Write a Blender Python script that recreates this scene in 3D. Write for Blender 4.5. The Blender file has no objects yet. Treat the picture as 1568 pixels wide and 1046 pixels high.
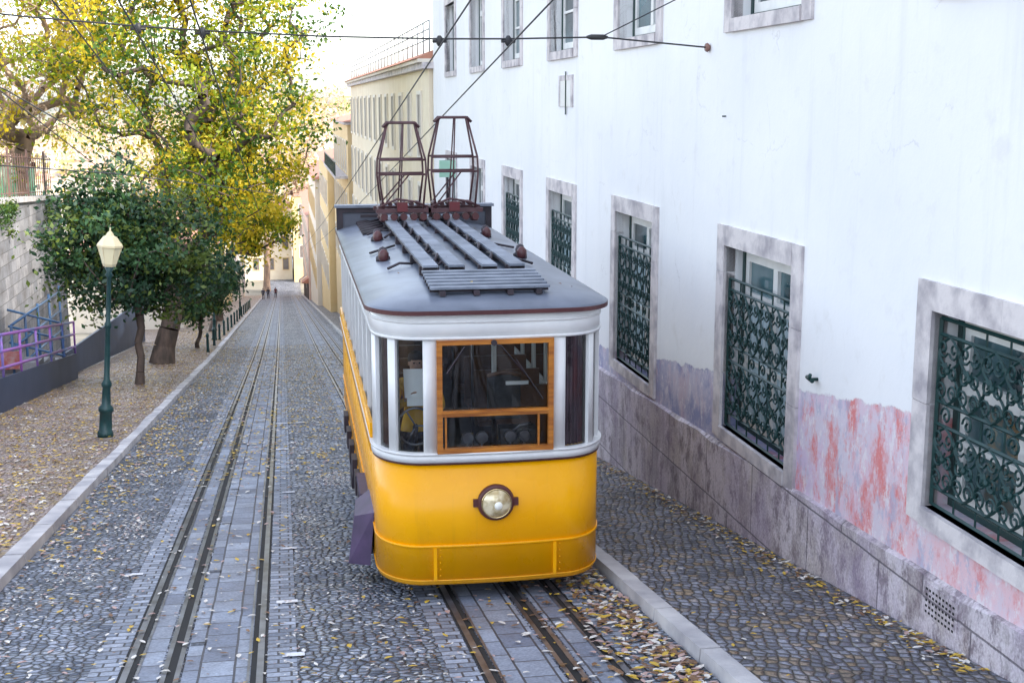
import bpy, math, random
import numpy as np
from mathutils import Vector, Matrix
random.seed(7); rng=np.random.default_rng(7)
scene=bpy.context.scene
scene.view_settings.view_transform='Standard'; scene.view_settings.look='None'; scene.view_settings.exposure=0

# ---------------------------------------------------------------- materials
MATS={}
def newmat(name):
    m=bpy.data.materials.new(name); m.use_nodes=True
    nt=m.node_tree; return m,nt,nt.nodes['Principled BSDF']
def objcoord(nt,scale=None):
    tc=nt.nodes.new('ShaderNodeTexCoord'); out=tc.outputs['Object']
    if scale:
        mp=nt.nodes.new('ShaderNodeMapping'); mp.inputs['Scale'].default_value=scale
        nt.links.new(out,mp.inputs[0]); out=mp.outputs[0]
    return out
def noise(nt,vec,scale,detail=4,rough=.55):
    n=nt.nodes.new('ShaderNodeTexNoise'); n.inputs['Scale'].default_value=scale
    n.inputs['Detail'].default_value=detail; n.inputs['Roughness'].default_value=rough
    nt.links.new(vec,n.inputs['Vector']); return n.outputs['Fac']
def ramp(nt,fac,stops):
    r=nt.nodes.new('ShaderNodeValToRGB'); e=r.color_ramp.elements
    while len(e)<len(stops): e.new(.5)
    for i,(p,c) in enumerate(stops):
        e[i].position=p; e[i].color=(c[0],c[1],c[2],1) if not isinstance(c,(int,float)) else (c,c,c,1)
    nt.links.new(fac,r.inputs[0]); return r.outputs[0]
def mix(nt,fac,a,b,mode='MIX'):
    n=nt.nodes.new('ShaderNodeMix'); n.data_type='RGBA'; n.blend_type=mode
    for sock,v in ((n.inputs[0],fac),(n.inputs[6],a),(n.inputs[7],b)):
        if isinstance(v,(int,float)): sock.default_value=v
        elif isinstance(v,(tuple,list)): sock.default_value=(v[0],v[1],v[2],1)
        else: nt.links.new(v,sock)
    return n.outputs[2]
def mathn(nt,op,a,b=0.0,c=None):
    n=nt.nodes.new('ShaderNodeMath'); n.operation=op
    for i,v in enumerate((a,b) if c is None else (a,b,c)):
        if isinstance(v,(int,float)): n.inputs[i].default_value=v
        else: nt.links.new(v,n.inputs[i])
    return n.outputs[0]
def bump(nt,h,strength,dist=.02):
    b=nt.nodes.new('ShaderNodeBump'); b.inputs['Strength'].default_value=strength; b.inputs['Distance'].default_value=dist
    nt.links.new(h,b.inputs['Height']); return b.outputs[0]
def M(name,c1,c2=None,scale=3,rough=.6,bmp=0,bscale=25,metal=0,detail=5,stretch=None,spec=.5,lo=.35,hi=.65,coat=0):
    if name in MATS: return MATS[name]
    m,nt,p=newmat(name); v=objcoord(nt,stretch)
    if c2 is None: c2=tuple(x*.85 for x in c1)
    f=noise(nt,v,scale,detail)
    nt.links.new(ramp(nt,f,[(lo,c1),(hi,c2)]),p.inputs['Base Color'])
    p.inputs['Roughness'].default_value=rough; p.inputs['Metallic'].default_value=metal
    p.inputs['Specular IOR Level'].default_value=spec
    p.inputs['Coat Weight'].default_value=coat; p.inputs['Coat Roughness'].default_value=.1
    if bmp: nt.links.new(bump(nt,noise(nt,v,bscale,4),bmp),p.inputs['Normal'])
    MATS[name]=m; return m

def cobble_mat(name,scale,dark,light,mortar,rnd=.75,warm=None,ysc=1.0,bs=1.0,rot=0):
    m,nt,p=newmat(name); v=objcoord(nt,(1,ysc,0))
    if rot: v.node.inputs['Rotation'].default_value=(0,0,rot)
    wn=nt.nodes.new('ShaderNodeTexNoise'); wn.inputs['Scale'].default_value=1.3; nt.links.new(v,wn.inputs['Vector'])
    va=nt.nodes.new('ShaderNodeVectorMath'); va.operation='MULTIPLY_ADD'
    nt.links.new(wn.outputs['Color'],va.inputs[0]); va.inputs[1].default_value=(.25,.25,0); nt.links.new(v,va.inputs[2])
    vv=va.outputs[0]
    a=nt.nodes.new('ShaderNodeTexVoronoi'); a.voronoi_dimensions='2D'; a.inputs['Scale'].default_value=scale; a.inputs['Randomness'].default_value=rnd
    b=nt.nodes.new('ShaderNodeTexVoronoi'); b.voronoi_dimensions='2D'; b.feature='DISTANCE_TO_EDGE'; b.inputs['Scale'].default_value=scale; b.inputs['Randomness'].default_value=rnd
    nt.links.new(vv,a.inputs['Vector']); nt.links.new(vv,b.inputs['Vector'])
    sep=nt.nodes.new('ShaderNodeSeparateColor'); nt.links.new(a.outputs['Color'],sep.inputs[0])
    col=ramp(nt,sep.outputs[0],[(0,dark),(.5,tuple(x*.6+y*.4 for x,y in zip(dark,light))),(1,light)])
    if warm: 
        wf=ramp(nt,sep.outputs[1],[(.72,0),(.85,.8)]); col=mix(nt,wf,col,warm)
    big=noise(nt,v,.55,6,.65); col=mix(nt,ramp(nt,big,[(.42,0),(.62,.6)]),col,tuple(x*.55 for x in dark))
    big2=noise(nt,v,1.9,6,.65); col=mix(nt,ramp(nt,big2,[(.5,0),(.68,.5)]),col,tuple(min(x*1.35,.75) for x in light))
    fine=noise(nt,v,40,3); col=mix(nt,.45,col,ramp(nt,fine,[(.3,0.1),(.7,.7)]),'OVERLAY')
    dirt_=ramp(nt,noise(nt,v,6,5,.7),[(.5,0),(.7,.45)]); col=mix(nt,dirt_,col,tuple(x*1.6 for x in mortar))
    e=ramp(nt,b.outputs['Distance'],[(.035,0),(.17,1)])
    col=mix(nt,e,mortar,col)
    nt.links.new(col,p.inputs['Base Color'])
    nt.links.new(ramp(nt,sep.outputs[2],[(0,.32),(1,.7)]),p.inputs['Roughness'])
    h=mathn(nt,'ADD',ramp(nt,b.outputs['Distance'],[(.0,0),(.3,1)]),mathn(nt,'MULTIPLY',sep.outputs[1],.35))
    nt.links.new(bump(nt,h,bs,.03),p.inputs['Normal'])
    MATS[name]=m; return m
cob_road=cobble_mat('road_cobbles',11.0,(.10,.125,.18),(.46,.50,.61),(.025,.028,.035))
cob_walk=cobble_mat('pavement_cobbles',11.0,(.11,.115,.15),(.37,.38,.45),(.055,.05,.04),warm=(.42,.29,.15),ysc=.75,rnd=.5,rot=.35)
cob_left=cobble_mat('leafy_pavement',12.0,(.32,.245,.215),(.64,.53,.50),(.17,.11,.08),warm=(.60,.44,.16))
def brick_mat(name,w,h,c1,c2,mortar,msize=.012,axes='xy',bs=.5,grime=.4,gc=(.1,.09,.09),patch=None,warp=.02):
    m,nt,p=newmat(name); v=objcoord(nt)
    s=nt.nodes.new('ShaderNodeSeparateXYZ'); nt.links.new(v,s.inputs[0]); c=nt.nodes.new('ShaderNodeCombineXYZ')
    idx={'x':0,'y':1,'z':2}
    nt.links.new(s.outputs[idx[axes[0]]],c.inputs[0]); nt.links.new(s.outputs[idx[axes[1]]],c.inputs[1])
    n=nt.nodes.new('ShaderNodeTexNoise'); n.inputs['Scale'].default_value=2; nt.links.new(v,n.inputs['Vector'])
    va=nt.nodes.new('ShaderNodeVectorMath'); va.operation='MULTIPLY_ADD'; nt.links.new(n.outputs['Color'],va.inputs[0]); va.inputs[1].default_value=(warp,warp,0); nt.links.new(c.outputs[0],va.inputs[2])
    b=nt.nodes.new('ShaderNodeTexBrick'); nt.links.new(va.outputs[0],b.inputs['Vector'])
    b.inputs['Scale'].default_value=1; b.inputs['Brick Width'].default_value=w; b.inputs['Row Height'].default_value=h
    b.inputs['Mortar Size'].default_value=msize; b.inputs['Mortar Smooth'].default_value=.3
    b.inputs['Color1'].default_value=(*c1,1); b.inputs['Color2'].default_value=(*c2,1); b.inputs['Mortar'].default_value=(*mortar,1)
    g=noise(nt,v,1.2,8,.7); col=mix(nt,ramp(nt,g,[(.4,0),(.7,grime)]),b.outputs['Color'],gc)
    if patch:
        mp=nt.nodes.new('ShaderNodeMapping'); mp.inputs['Scale'].default_value=(1,1,.6); nt.links.new(v,mp.inputs[0]); vp=mp.outputs[0]
        g2=noise(nt,vp,1.9,12,.78); col=mix(nt,ramp(nt,g2,[(.47,0),(.53,.85)]),col,patch)
        g3=noise(nt,vp,3.7,12,.8); col=mix(nt,ramp(nt,g3,[(.50,0),(.58,.85)]),col,tuple(x*.85 for x in gc))
        g4=noise(nt,vp,.9,6,.6); col=mix(nt,ramp(nt,g4,[(.45,0),(.65,.5)]),col,(.40,.33,.46))
        col=mix(nt,mathn(nt,'MULTIPLY',b.outputs['Fac'],.85),col,mortar)
    fine=noise(nt,v,35,3); col=mix(nt,.35,col,ramp(nt,fine,[(.3,0.12),(.7,.8)]),'OVERLAY')
    nt.links.new(col,p.inputs['Base Color']); p.inputs['Roughness'].default_value=.62
    inv=mathn(nt,'SUBTRACT',1.0,b.outputs['Fac']); hh=mathn(nt,'MULTIPLY_ADD',fine,.3,inv)
    if patch: hh=mathn(nt,'MULTIPLY_ADD',g2,1.5,hh)
    nt.links.new(bump(nt,hh,bs,.02),p.inputs['Normal'])
    MATS[name]=m; return m
setts=brick_mat('granite_setts',.22,.13,(.15,.18,.24),(.42,.46,.55),(.04,.04,.05),axes='xy',grime=.6)
slabs=brick_mat('track_slabs',.45,.30,(.17,.195,.26),(.35,.39,.47),(.05,.05,.06),axes='yx',grime=.6)
plinth_m=brick_mat('plinth_stone',1.7,.85,(.58,.52,.50),(.42,.38,.41),(.15,.13,.15),msize=.012,axes='yz',bs=.7,grime=.8,gc=(.22,.17,.20),patch=(.66,.60,.64))
retain_m=brick_mat('retaining_stone',.9,.45,(.40,.40,.43),(.22,.23,.26),(.10,.10,.10),axes='yz',grime=.8)
kerb_m=M('kerb_stone',(.60,.58,.57),(.34,.33,.35),scale=1.6,rough=.75,bmp=.3,detail=10)
steel=M('rail_steel',(.24,.24,.27),(.10,.09,.10),scale=3,rough=.34,metal=.6)
dark_slot=M('slot_dark',(.006,.006,.007),(.013,.012,.012),rough=.85)
stone=M('lioz_stone',(.66,.61,.60),(.36,.33,.35),scale=3.2,rough=.8,bmp=.35,bscale=18,detail=12,lo=.42,hi=.66)
white_wood=M('white_painted_wood',(.8,.8,.78),(.68,.68,.66),rough=.45)
iron=M('green_black_iron',(.005,.030,.029),(.009,.045,.043),rough=.42,scale=8,spec=.35)
def stucco():
    m,nt,p=newmat('white_stucco'); v=objcoord(nt)
    s=nt.nodes.new('ShaderNodeSeparateXYZ'); nt.links.new(v,s.inputs[0]); y,z=s.outputs[1],s.outputs[2]
    n1=noise(nt,v,.35,6,.6); n2=noise(nt,v,2.5,8,.65); n3=noise(nt,v,1.1,8,.75)
    base=mix(nt,ramp(nt,n1,[(.35,0),(.7,1)]),(.845,.84,.835),(.765,.77,.785))
    sv=nt.nodes.new('ShaderNodeMapping'); sv.inputs['Scale'].default_value=(1,2.2,.16); nt.links.new(v,sv.inputs[0])
    st=noise(nt,sv.outputs[0],1.6,6,.65)
    base=mix(nt,ramp(nt,st,[(.55,0),(.8,.4)]),base,(.6,.6,.61))
    base=mix(nt,ramp(nt,n2,[(.58,0),(.70,.35)]),base,(.66,.64,.61))
    crk=nt.nodes.new('ShaderNodeTexVoronoi'); crk.feature='DISTANCE_TO_EDGE'; crk.inputs['Scale'].default_value=.35
    wv=nt.nodes.new('ShaderNodeTexNoise'); wv.inputs['Scale'].default_value=1.5; wv.inputs['Detail'].default_value=6; nt.links.new(v,wv.inputs['Vector'])
    vm=nt.nodes.new('ShaderNodeVectorMath'); vm.operation='MULTIPLY_ADD'; vm.inputs[1].default_value=(.9,.9,.9); nt.links.new(wv.outputs['Color'],vm.inputs[0]); nt.links.new(v,vm.inputs[2]); nt.links.new(vm.outputs[0],crk.inputs['Vector'])
    cm_=mathn(nt,'MULTIPLY',ramp(nt,crk.outputs['Distance'],[(.0,1),(.0035,0)]),ramp(nt,n3,[(.5,0),(.6,.4)]))
    base=mix(nt,cm_,base,(.45,.44,.43))
    l=mathn(nt,'MULTIPLY_ADD',y,.13,z); l=mathn(nt,'ADD',l,1.34)
    l=mathn(nt,'MULTIPLY_ADD',n2,.28,l); 
    f=ramp(nt,l,[(.12,1),(.14,0)])
    hue=mathn(nt,'MULTIPLY_ADD',y,.16,-1.75); hue=mathn(nt,'ADD',hue,mathn(nt,'MULTIPLY',n1,.5))
    dado=ramp(nt,hue,[(.15,(.72,.50,.54)),(.5,(.66,.50,.62)),(.85,(.38,.38,.64)),(1,(.30,.32,.50))])
    dado=mix(nt,ramp(nt,n3,[(.44,0),(.56,.85)]),dado,(.62,.57,.64))
    sm=nt.nodes.new('ShaderNodeMapping'); sm.inputs['Scale'].default_value=(1,1.6,.9); sm.inputs['Location'].default_value=(0,3.1,1.7); nt.links.new(v,sm.inputs[0])
    red=noise(nt,sm.outputs[0],1.5,12,.78)
    near=ramp(nt,mathn(nt,'MULTIPLY',y,.05),[(.70,.95),(.78,.15)])
    dado=mix(nt,mathn(nt,'MULTIPLY',ramp(nt,red,[(.49,0),(.60,1)]),near),dado,(.66,.20,.19))
    wh=noise(nt,sm.outputs[0],3.3,12,.8); dado=mix(nt,ramp(nt,wh,[(.53,0),(.58,.75)]),dado,(.74,.7,.72))
    bl=noise(nt,sm.outputs[0],2.1,10,.75); dado=mix(nt,ramp(nt,bl,[(.53,0),(.60,.7)]),dado,(.40,.41,.54))
    gl=mathn(nt,'MULTIPLY_ADD',y,.06,z); gl=mathn(nt,'ADD',gl,4.4)
    gl=mathn(nt,'MULTIPLY_ADD',n2,1.2,gl)
    dado=mix(nt,ramp(nt,gl,[(.35,.55),(1.1,0)]),dado,(.34,.31,.35))
    col=mix(nt,f,base,dado)
    nt.links.new(col,p.inputs['Base Color']); p.inputs['Roughness'].default_value=.85
    nt.links.new(bump(nt,mathn(nt,'ADD',n2,mathn(nt,'MULTIPLY',f,-.4)),.3,.03),p.inputs['Normal'])
    return m
stucco_m=stucco()
def glass_dark(name,c=(.015,.035,.04),r=.05):
    m,nt,p=newmat(name); v=objcoord(nt)
    nt.links.new(ramp(nt,noise(nt,v,.9,3),[(.4,c),(.6,tuple(x*4+.03 for x in c))]),p.inputs['Base Color'])  # lighter blue-green areas paint a reflection into the pane colour
    p.inputs['Roughness'].default_value=r; p.inputs['Specular IOR Level'].default_value=.9; p.inputs['IOR'].default_value=1.7
    nt.links.new(bump(nt,noise(nt,v,2.2,2),.08,.05),p.inputs['Normal'])
    return m
pane=glass_dark('window_glass')
def clear_glass(name,tint=(.88,.92,.92)):
    m,nt,p=newmat(name); nt.nodes.remove(p)
    t=nt.nodes.new('ShaderNodeBsdfTransparent'); t.inputs[0].default_value=(*tint,1)
    g=nt.nodes.new('ShaderNodeBsdfGlossy'); g.inputs['Roughness'].default_value=.02
    fr=nt.nodes.new('ShaderNodeFresnel'); fr.inputs[0].default_value=1.6
    v=objcoord(nt); nb=bump(nt,noise(nt,v,1.5,2),.06,.05); nt.links.new(nb,g.inputs['Normal'])
    mx=nt.nodes.new('ShaderNodeMixShader'); nt.links.new(fr.outputs[0],mx.inputs[0]); nt.links.new(t.outputs[0],mx.inputs[1]); nt.links.new(g.outputs[0],mx.inputs[2])
    nt.links.new(mx.outputs[0],nt.nodes['Material Output'].inputs[0]); return m
tglass=clear_glass('tram_glass')
def leafmat(name,c1,c2,tr=.35):
    m,nt,p=newmat(name); v=objcoord(nt)
    col=ramp(nt,noise(nt,v,3.5,4,.7),[(.35,c1),(.65,c2)])
    nt.links.new(col,p.inputs['Base Color']); p.inputs['Roughness'].default_value=.5
    if tr>0:
        t=nt.nodes.new('ShaderNodeBsdfTranslucent'); nt.links.new(col,t.inputs[0])
        mx=nt.nodes.new('ShaderNodeMixShader'); mx.inputs[0].default_value=tr
        nt.links.new(p.outputs[0],mx.inputs[1]); nt.links.new(t.outputs[0],mx.inputs[2]); nt.links.new(mx.outputs[0],nt.nodes['Material Output'].inputs[0])
    return m
bark=M('bark',(.14,.10,.08),(.06,.048,.04),scale=4,rough=.9,bmp=.5,stretch=(1,1,.3))
bark_pale=M('pale_bark',(.40,.27,.18),(.18,.13,.1),scale=2,rough=.9,bmp=.4,stretch=(1,1,.3))

# ---------------------------------------------------------------- mesh builder
class B:
    def __init__(s): s.v=[];s.f=[];s.mi=[];s.mats=[];s.sm=[]
    def m(s,mat):
        if mat not in s.mats: s.mats.append(mat)
        return s.mats.index(mat)
    def face(s,idx,mat,smooth=False): s.f.append(tuple(idx)); s.mi.append(s.m(mat)); s.sm.append(smooth)
    def poly(s,pts,mat,smooth=False):
        n=len(s.v); s.v+= [tuple(p) for p in pts]; s.face(range(n,n+len(pts)),mat,smooth)
    def hexa(s,p,mat):
        n=len(s.v); s.v+=[tuple(q) for q in p]
        for q in ((0,3,2,1),(4,5,6,7),(0,1,5,4),(1,2,6,5),(2,3,7,6),(3,0,4,7)): s.face([n+i for i in q],mat)
    def box(s,x0,x1,y0,y1,z0,z1,mat): s.hexa([(x0,y0,z0),(x1,y0,z0),(x1,y1,z0),(x0,y1,z0),(x0,y0,z1),(x1,y0,z1),(x1,y1,z1),(x0,y1,z1)],mat)
    def tube(s,pts,r,mat,n=6,cap=True):
        pts=[Vector(p) for p in pts]; rr=r if isinstance(r,(list,tuple)) else [r]*len(pts)
        base=len(s.v); up=Vector((0,0,1)); prev=None
        for i,p in enumerate(pts):
            d=(pts[min(i+1,len(pts)-1)]-pts[max(i-1,0)])
            if d.length<1e-9: d=Vector((0,0,1))
            d.normalize()
            a=prev-d*prev.dot(d) if prev is not None else (d.cross(up) if abs(d.z)<.95 else d.cross(Vector((1,0,0))))
            if a.length<1e-6: a=d.orthogonal()
            a.normalize(); prev=a; b=d.cross(a)
            for k in range(n):
                t=2*math.pi*k/n; q=p+(a*math.cos(t)+b*math.sin(t))*rr[i]; s.v.append(tuple(q))
        for i in range(len(pts)-1):
            for k in range(n):
                s.face((base+i*n+k,base+i*n+(k+1)%n,base+(i+1)*n+(k+1)%n,base+(i+1)*n+k),mat,n>4)
        if cap:
            s.face([base+k for k in range(n)][::-1],mat); s.face([base+(len(pts)-1)*n+k for k in range(n)],mat)
    def lathe(s,prof,c,mat,n=16,axis='z',smooth=True):
        base=len(s.v)
        for r,h in prof:
            for k in range(n):
                t=2*math.pi*k/n; a,b=r*math.cos(t),r*math.sin(t)
                if axis=='z': q=(c[0]+a,c[1]+b,c[2]+h)
                elif axis=='y': q=(c[0]+a,c[1]+h,c[2]+b)
                else: q=(c[0]+h,c[1]+a,c[2]+b)
                s.v.append(q)
        for i in range(len(prof)-1):
            for k in range(n): s.face((base+i*n+k,base+i*n+(k+1)%n,base+(i+1)*n+(k+1)%n,base+(i+1)*n+k),mat,smooth)
        s.face([base+k for k in range(n)][::-1],mat); s.face([base+(len(prof)-1)*n+k for k in range(n)],mat)
    def obj(s,name,parent=None):
        me=bpy.data.meshes.new(name); me.from_pydata(s.v,[],s.f)
        for m in s.mats: me.materials.append(m)
        me.polygons.foreach_set('material_index',s.mi); me.polygons.foreach_set('use_smooth',s.sm); me.update()
        o=bpy.data.objects.new(name,me); scene.collection.objects.link(o)
        if parent: attach(o,parent)
        return o
def attach(o,parent):
    o.parent=parent; o.matrix_parent_inverse=Matrix.Translation(-parent.location)
def root(name,loc=(0,0,0)):
    e=bpy.data.objects.new(name,None); e.location=loc; e.empty_display_size=.3; scene.collection.objects.link(e); return e

# ---------------------------------------------------------------- ground
def gz(y):
    if y<=60: return -3.37-.135*y
    if y<=240: return -11.47-.127*(y-60)
    return -11.47-.127*180
def ribbon(b,x0,x1,dz,mat,ya=-30,yb=240):
    ys=[ya]+[q for q in (60,240) if ya<q<yb]+[yb]
    for a,c in zip(ys,ys[1:]):
        b.poly([(x0,a,gz(a)+dz),(x1,a,gz(a)+dz),(x1,c,gz(c)+dz),(x0,c,gz(c)+dz)],mat)
def sbox(b,x0,x1,y0,y1,h0,h1,mat,j=0):
    a,c=gz(y0),gz(y1)
    b.hexa([(x0,y0,a+h0),(x1,y0,a+h0),(x1,y1,c+h0),(x0,y1,c+h0),(x0+j,y0,a+h1),(x1-j,y0,a+h1),(x1-j,y1,c+h1),(x0+j,y1,c+h1)],mat)
dirt=M('earth',(.3,.27,.22),(.2,.19,.15),scale=.2,rough=.95)
b=B()
ys=[-300,60,240,4000]
for a,c in zip(ys,ys[1:]): b.poly([(-2500,a,gz(a)-.06),(2500,a,gz(a)-.06),(2500,c,gz(c)-.06),(-2500,c,gz(c)-.06)],dirt)
b.obj('ground')
b=B(); ribbon(b,-3.3,3.35,0,cob_road,yb=300); b.obj('road')
b=B(); ribbon(b,-7.6,-3.52,.12,cob_left); ribbon(b,-10.2,-7.6,.06,cob_left); b.obj('leafy_pavement')
b=B(); ribbon(b,3.55,5.7,.12,cob_walk); b.obj('pavement')
def kerb(x0,x1,name):
    b=B(); y=-20.0
    while y<235:
        L=random.uniform(.9,1.4)*(1 if y<60 else 3); o=random.uniform(-.008,.008)
        sbox(b,x0+o,x1+o,y+.008,y+L-.008,-.03,.125+random.uniform(-.008,.008),kerb_m,j=.014); y+=L
    b.obj(name)
kerb(-3.56,-3.3,'kerb'); kerb(3.35,3.56,'kerb')
def track(rl,rr,slot,name):
    e=root(name,((rl+rr)/2,15,gz(15)))
    b=B()
    ribbon(b,rl-.32,rl-.06,.004,setts,yb=235); ribbon(b,rr+.06,rr+.32,.004,setts,yb=235)
    ribbon(b,rl+.1,slot-.1,.004,slabs,yb=235); ribbon(b,slot+.1,rr-.06,.004,slabs,yb=235)
    b.obj('paving_setts',e)
    b=B()
    for x in (rl,rr):
        sg=1 if x==rl else -1
        ribbon(b,x-.03,x+.03,.012,steel,yb=235)
        g=x+sg*.055; ribbon(b,g-.025,g+.025,.008,dark_slot,yb=235)
        g=x+sg*.10; ribbon(b,g-.012,g+.012,.012,steel,yb=235)
        g=x-sg*.042; ribbon(b,g-.012,g+.012,.008,dark_slot,yb=235)
    ribbon(b,slot-.08,slot-.036,.010,steel,yb=235); ribbon(b,slot-.036,slot+.036,.007,dark_slot,yb=235); ribbon(b,slot+.036,slot+.08,.010,steel,yb=235)
    y=8.7
    while y<60:
        for q in range(4): ribbon(b,slot+.11,slot+.25,.011,dark_slot,ya=y+q*.03,yb=y+q*.03+.015)
        y+=3.1
    b.obj('rails',e)
track(-1.54,-.39,-1.15,'funicular_track'); track(1.52,2.68,2.24,'funicular_track')
b=B(); wp=M('road_paint',(.75,.75,.78),(.35,.36,.4),scale=9,rough=.8,lo=.45,hi=.6)
for (x,y,w,l) in ((-.15,13.2,.22,.12),(-.12,16,.2,.1),(-.1,20.5,.2,.12),(-.1,11.2,.2,.12),(.0,31,.7,.2),(-.2,26,.25,.2),(-1.9,15,.2,.1)):
    ribbon(b,x-w/2,x+w/2,.016,wp,ya=y,yb=y+l)
b.obj('road_markings')
lf=[M('leaf_yellow',(.66,.46,.05),(.48,.28,.04),scale=20),M('leaf_cream',(.78,.75,.70),(.58,.52,.45),scale=20),M('leaf_brown',(.26,.14,.06),(.14,.07,.04),scale=20),M('leaf_rose',(.5,.34,.3),(.4,.25,.22),scale=20)]
b=B()
def leaf(x,y,h,s,mi):
    a=random.uniform(0,6.28); z=gz(y)+h; lift=random.uniform(0,.5)
    P=[]
    for (u,v,t) in ((-1,0,0),(-.35,-.5,.2),(.5,-.42,.3),(1,0,lift),(.5,.42,.3),(-.35,.5,.2)):
        u*=s; v*=s*random.uniform(.7,1.2); X=u*math.cos(a)-v*math.sin(a); Y=u*math.sin(a)+v*math.cos(a)
        P.append((x+X,y+Y,z+t*s-.135*Y))
    b.poly(P,lf[mi])
def pick(w): return random.choices(range(4),w)[0]
for i in range(4600):
    y=8.3+random.random()**1.6*50; x=random.uniform(-3.25,3.3)
    if -1.5<x<2.7 and random.random()<.35: continue
    leaf(x,y,.02,random.uniform(.015,.045)*(1+y*.012),pick((3,6,3,3)))
for (cx,cy,rx,ry,k) in ((.62,21.6,.32,.9,460),(-2.2,18.2,.3,1.3,260),(-2.6,15.5,.3,.8,140),(.2,17.5,.25,1.6,160),(.7,13.5,.4,1.4,200),(-3.0,13,.25,1.6,180),(.9,10.6,.5,1.2,140),(-2.6,24,.4,1.5,220),(-.1,12,.2,2.5,120)):
    for i in range(k): leaf(cx+random.gauss(0,rx*.6),cy+random.gauss(0,ry*.6),.018,random.uniform(.010,.030),random.choice((1,1,1,3)))
for i in range(1500):
    y=9.2+random.random()**1.3*9; x=3.3-abs(random.gauss(0,.34)); leaf(x,y,.02,random.uniform(.025,.065),pick((3,3,6,3)))
for i in range(1000):
    y=9+random.random()**1.3*25; x=5.35-abs(random.gauss(0,.16)); leaf(x,y,.135,random.uniform(.02,.05),pick((5,3,3,1)))
for i in range(450):
    leaf(random.uniform(3.6,5.4),9+random.random()*25,.135,random.uniform(.015,.035),pick((5,3,3,1)))
for i in range(11000):
    y=16+random.random()**1.2*75; x=random.uniform(-7.5,-3.6); leaf(x,y,.135,random.uniform(.03,.07),pick((7,3,3,3)))
for i in range(2200):
    y=16+random.random()**1.2*75; x=-3.25+abs(random.gauss(0,.4)); leaf(x,y,.02,random.uniform(.025,.06),pick((7,3,2,2)))
for i in range(5500):
    y=22+random.random()*48; x=random.uniform(-3.2,2.4); leaf(x,y,.02,random.uniform(.03,.065),pick((9,3,1,1)))
b.obj('fallen_leaves')

# ---------------------------------------------------------------- main building
WX=5.45
bld=root('white_building',(WX,20,gz(20)))
def openings_wall(b,x,y0,y1,z0,z1,ops,mat,depth):
    ysr=sorted({y0,y1,*[o[0] for o in ops],*[o[1] for o in ops]}); zs=sorted({z0,z1,*[o[2] for o in ops],*[o[3] for o in ops]})
    for a,c in zip(ysr,ysr[1:]):
        for d,e in zip(zs,zs[1:]):
            my,mz=(a+c)/2,(d+e)/2
            if any(o[0]<my<o[1] and o[2]<mz<o[3] for o in ops): continue
            b.poly([(x,a,d),(x,a,e),(x,c,e),(x,c,d)],mat)
    for o in ops:
        a,c,d,e=o; X=x+depth
        b.poly([(x,a,d),(X,a,d),(X,a,e),(x,a,e)],mat); b.poly([(x,c,d),(x,c,e),(X,c,e),(X,c,d)],mat)
        b.poly([(x,a,d),(x,c,d),(X,c,d),(X,a,d)],mat); b.poly([(x,a,e),(X,a,e),(X,c,e),(x,c,e)],mat)
W=2.76
fars=[-.6,5.0,10.6,16.0,21.5,27.0,32.6,38.2,43.9]
lbot=[-3.0,-3.3,-3.66,-4.25,-4.42,-4.6,-4.7,-4.8,-4.9]
lower=[(f-W,f,z,-1.5) for f,z in zip(fars,lbot)]
upper=[(f-W,f,.87,3.4) for f in fars]
def inner(o): return (o[0]+.27,o[1]-.27,o[2]+.16,o[3]-.25)
b=B(); openings_wall(b,WX,-25,47.4,-12,7,[inner(o) for o in lower+upper],stucco_m,.42)
b.poly([(WX,47.4,-12),(WX,47.4,7),(20,47.4,7),(20,47.4,-12)],stucco_m)
b.obj('walls',bld)
b=B(); b.box(WX+.42,20,-25,47.3,-12,6.98,M('inner_wall',(.3,.3,.3)));b.obj('core',bld)
b=B(); tile=M('terracotta',(.52,.24,.16),(.42,.19,.12),scale=2,rough=.8); b.hexa([(WX-.4,-25,7),(20.3,-25,7),(20.3,47.6,7),(WX-.4,47.6,7),(12,-20,9.5),(13,-20,9.5),(13,43,9.5),(12,43,9.5)],tile); b.obj('roof',bld)
def zp(y): return max(-4.05-.045*(y-10),gz(y)+.55)
b=B(); X=WX-.05
ysl=[-20+i*.5 for i in range(0,136)]
jit=lambda y: .018*math.sin(y*3.1)+.012*math.sin(y*7.7+1)
for a,c in zip(ysl,ysl[1:]):
    if a>=47.3: break
    c=min(c,47.3)
    b.poly([(X,a,gz(a)),(X,a,zp(a)-.03+jit(a)),(X,c,zp(c)-.03+jit(c)),(X,c,gz(c))],plinth_m)
    b.poly([(X,a,zp(a)-.03+jit(a)),(WX+.002,a,zp(a)),(WX+.002,c,zp(c)),(X,c,zp(c)-.03+jit(c))],plinth_m)
b.obj('stone_plinth',bld)
bs,bw,bg=B(),B(),B()
grn=M('green_frame',(.012,.04,.038),(.02,.055,.05),rough=.5)
curt=M('lace_curtain',(.66,.76,.80),(.34,.50,.57),scale=3,rough=.9,stretch=(1,6,.5))
wi=0
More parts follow.
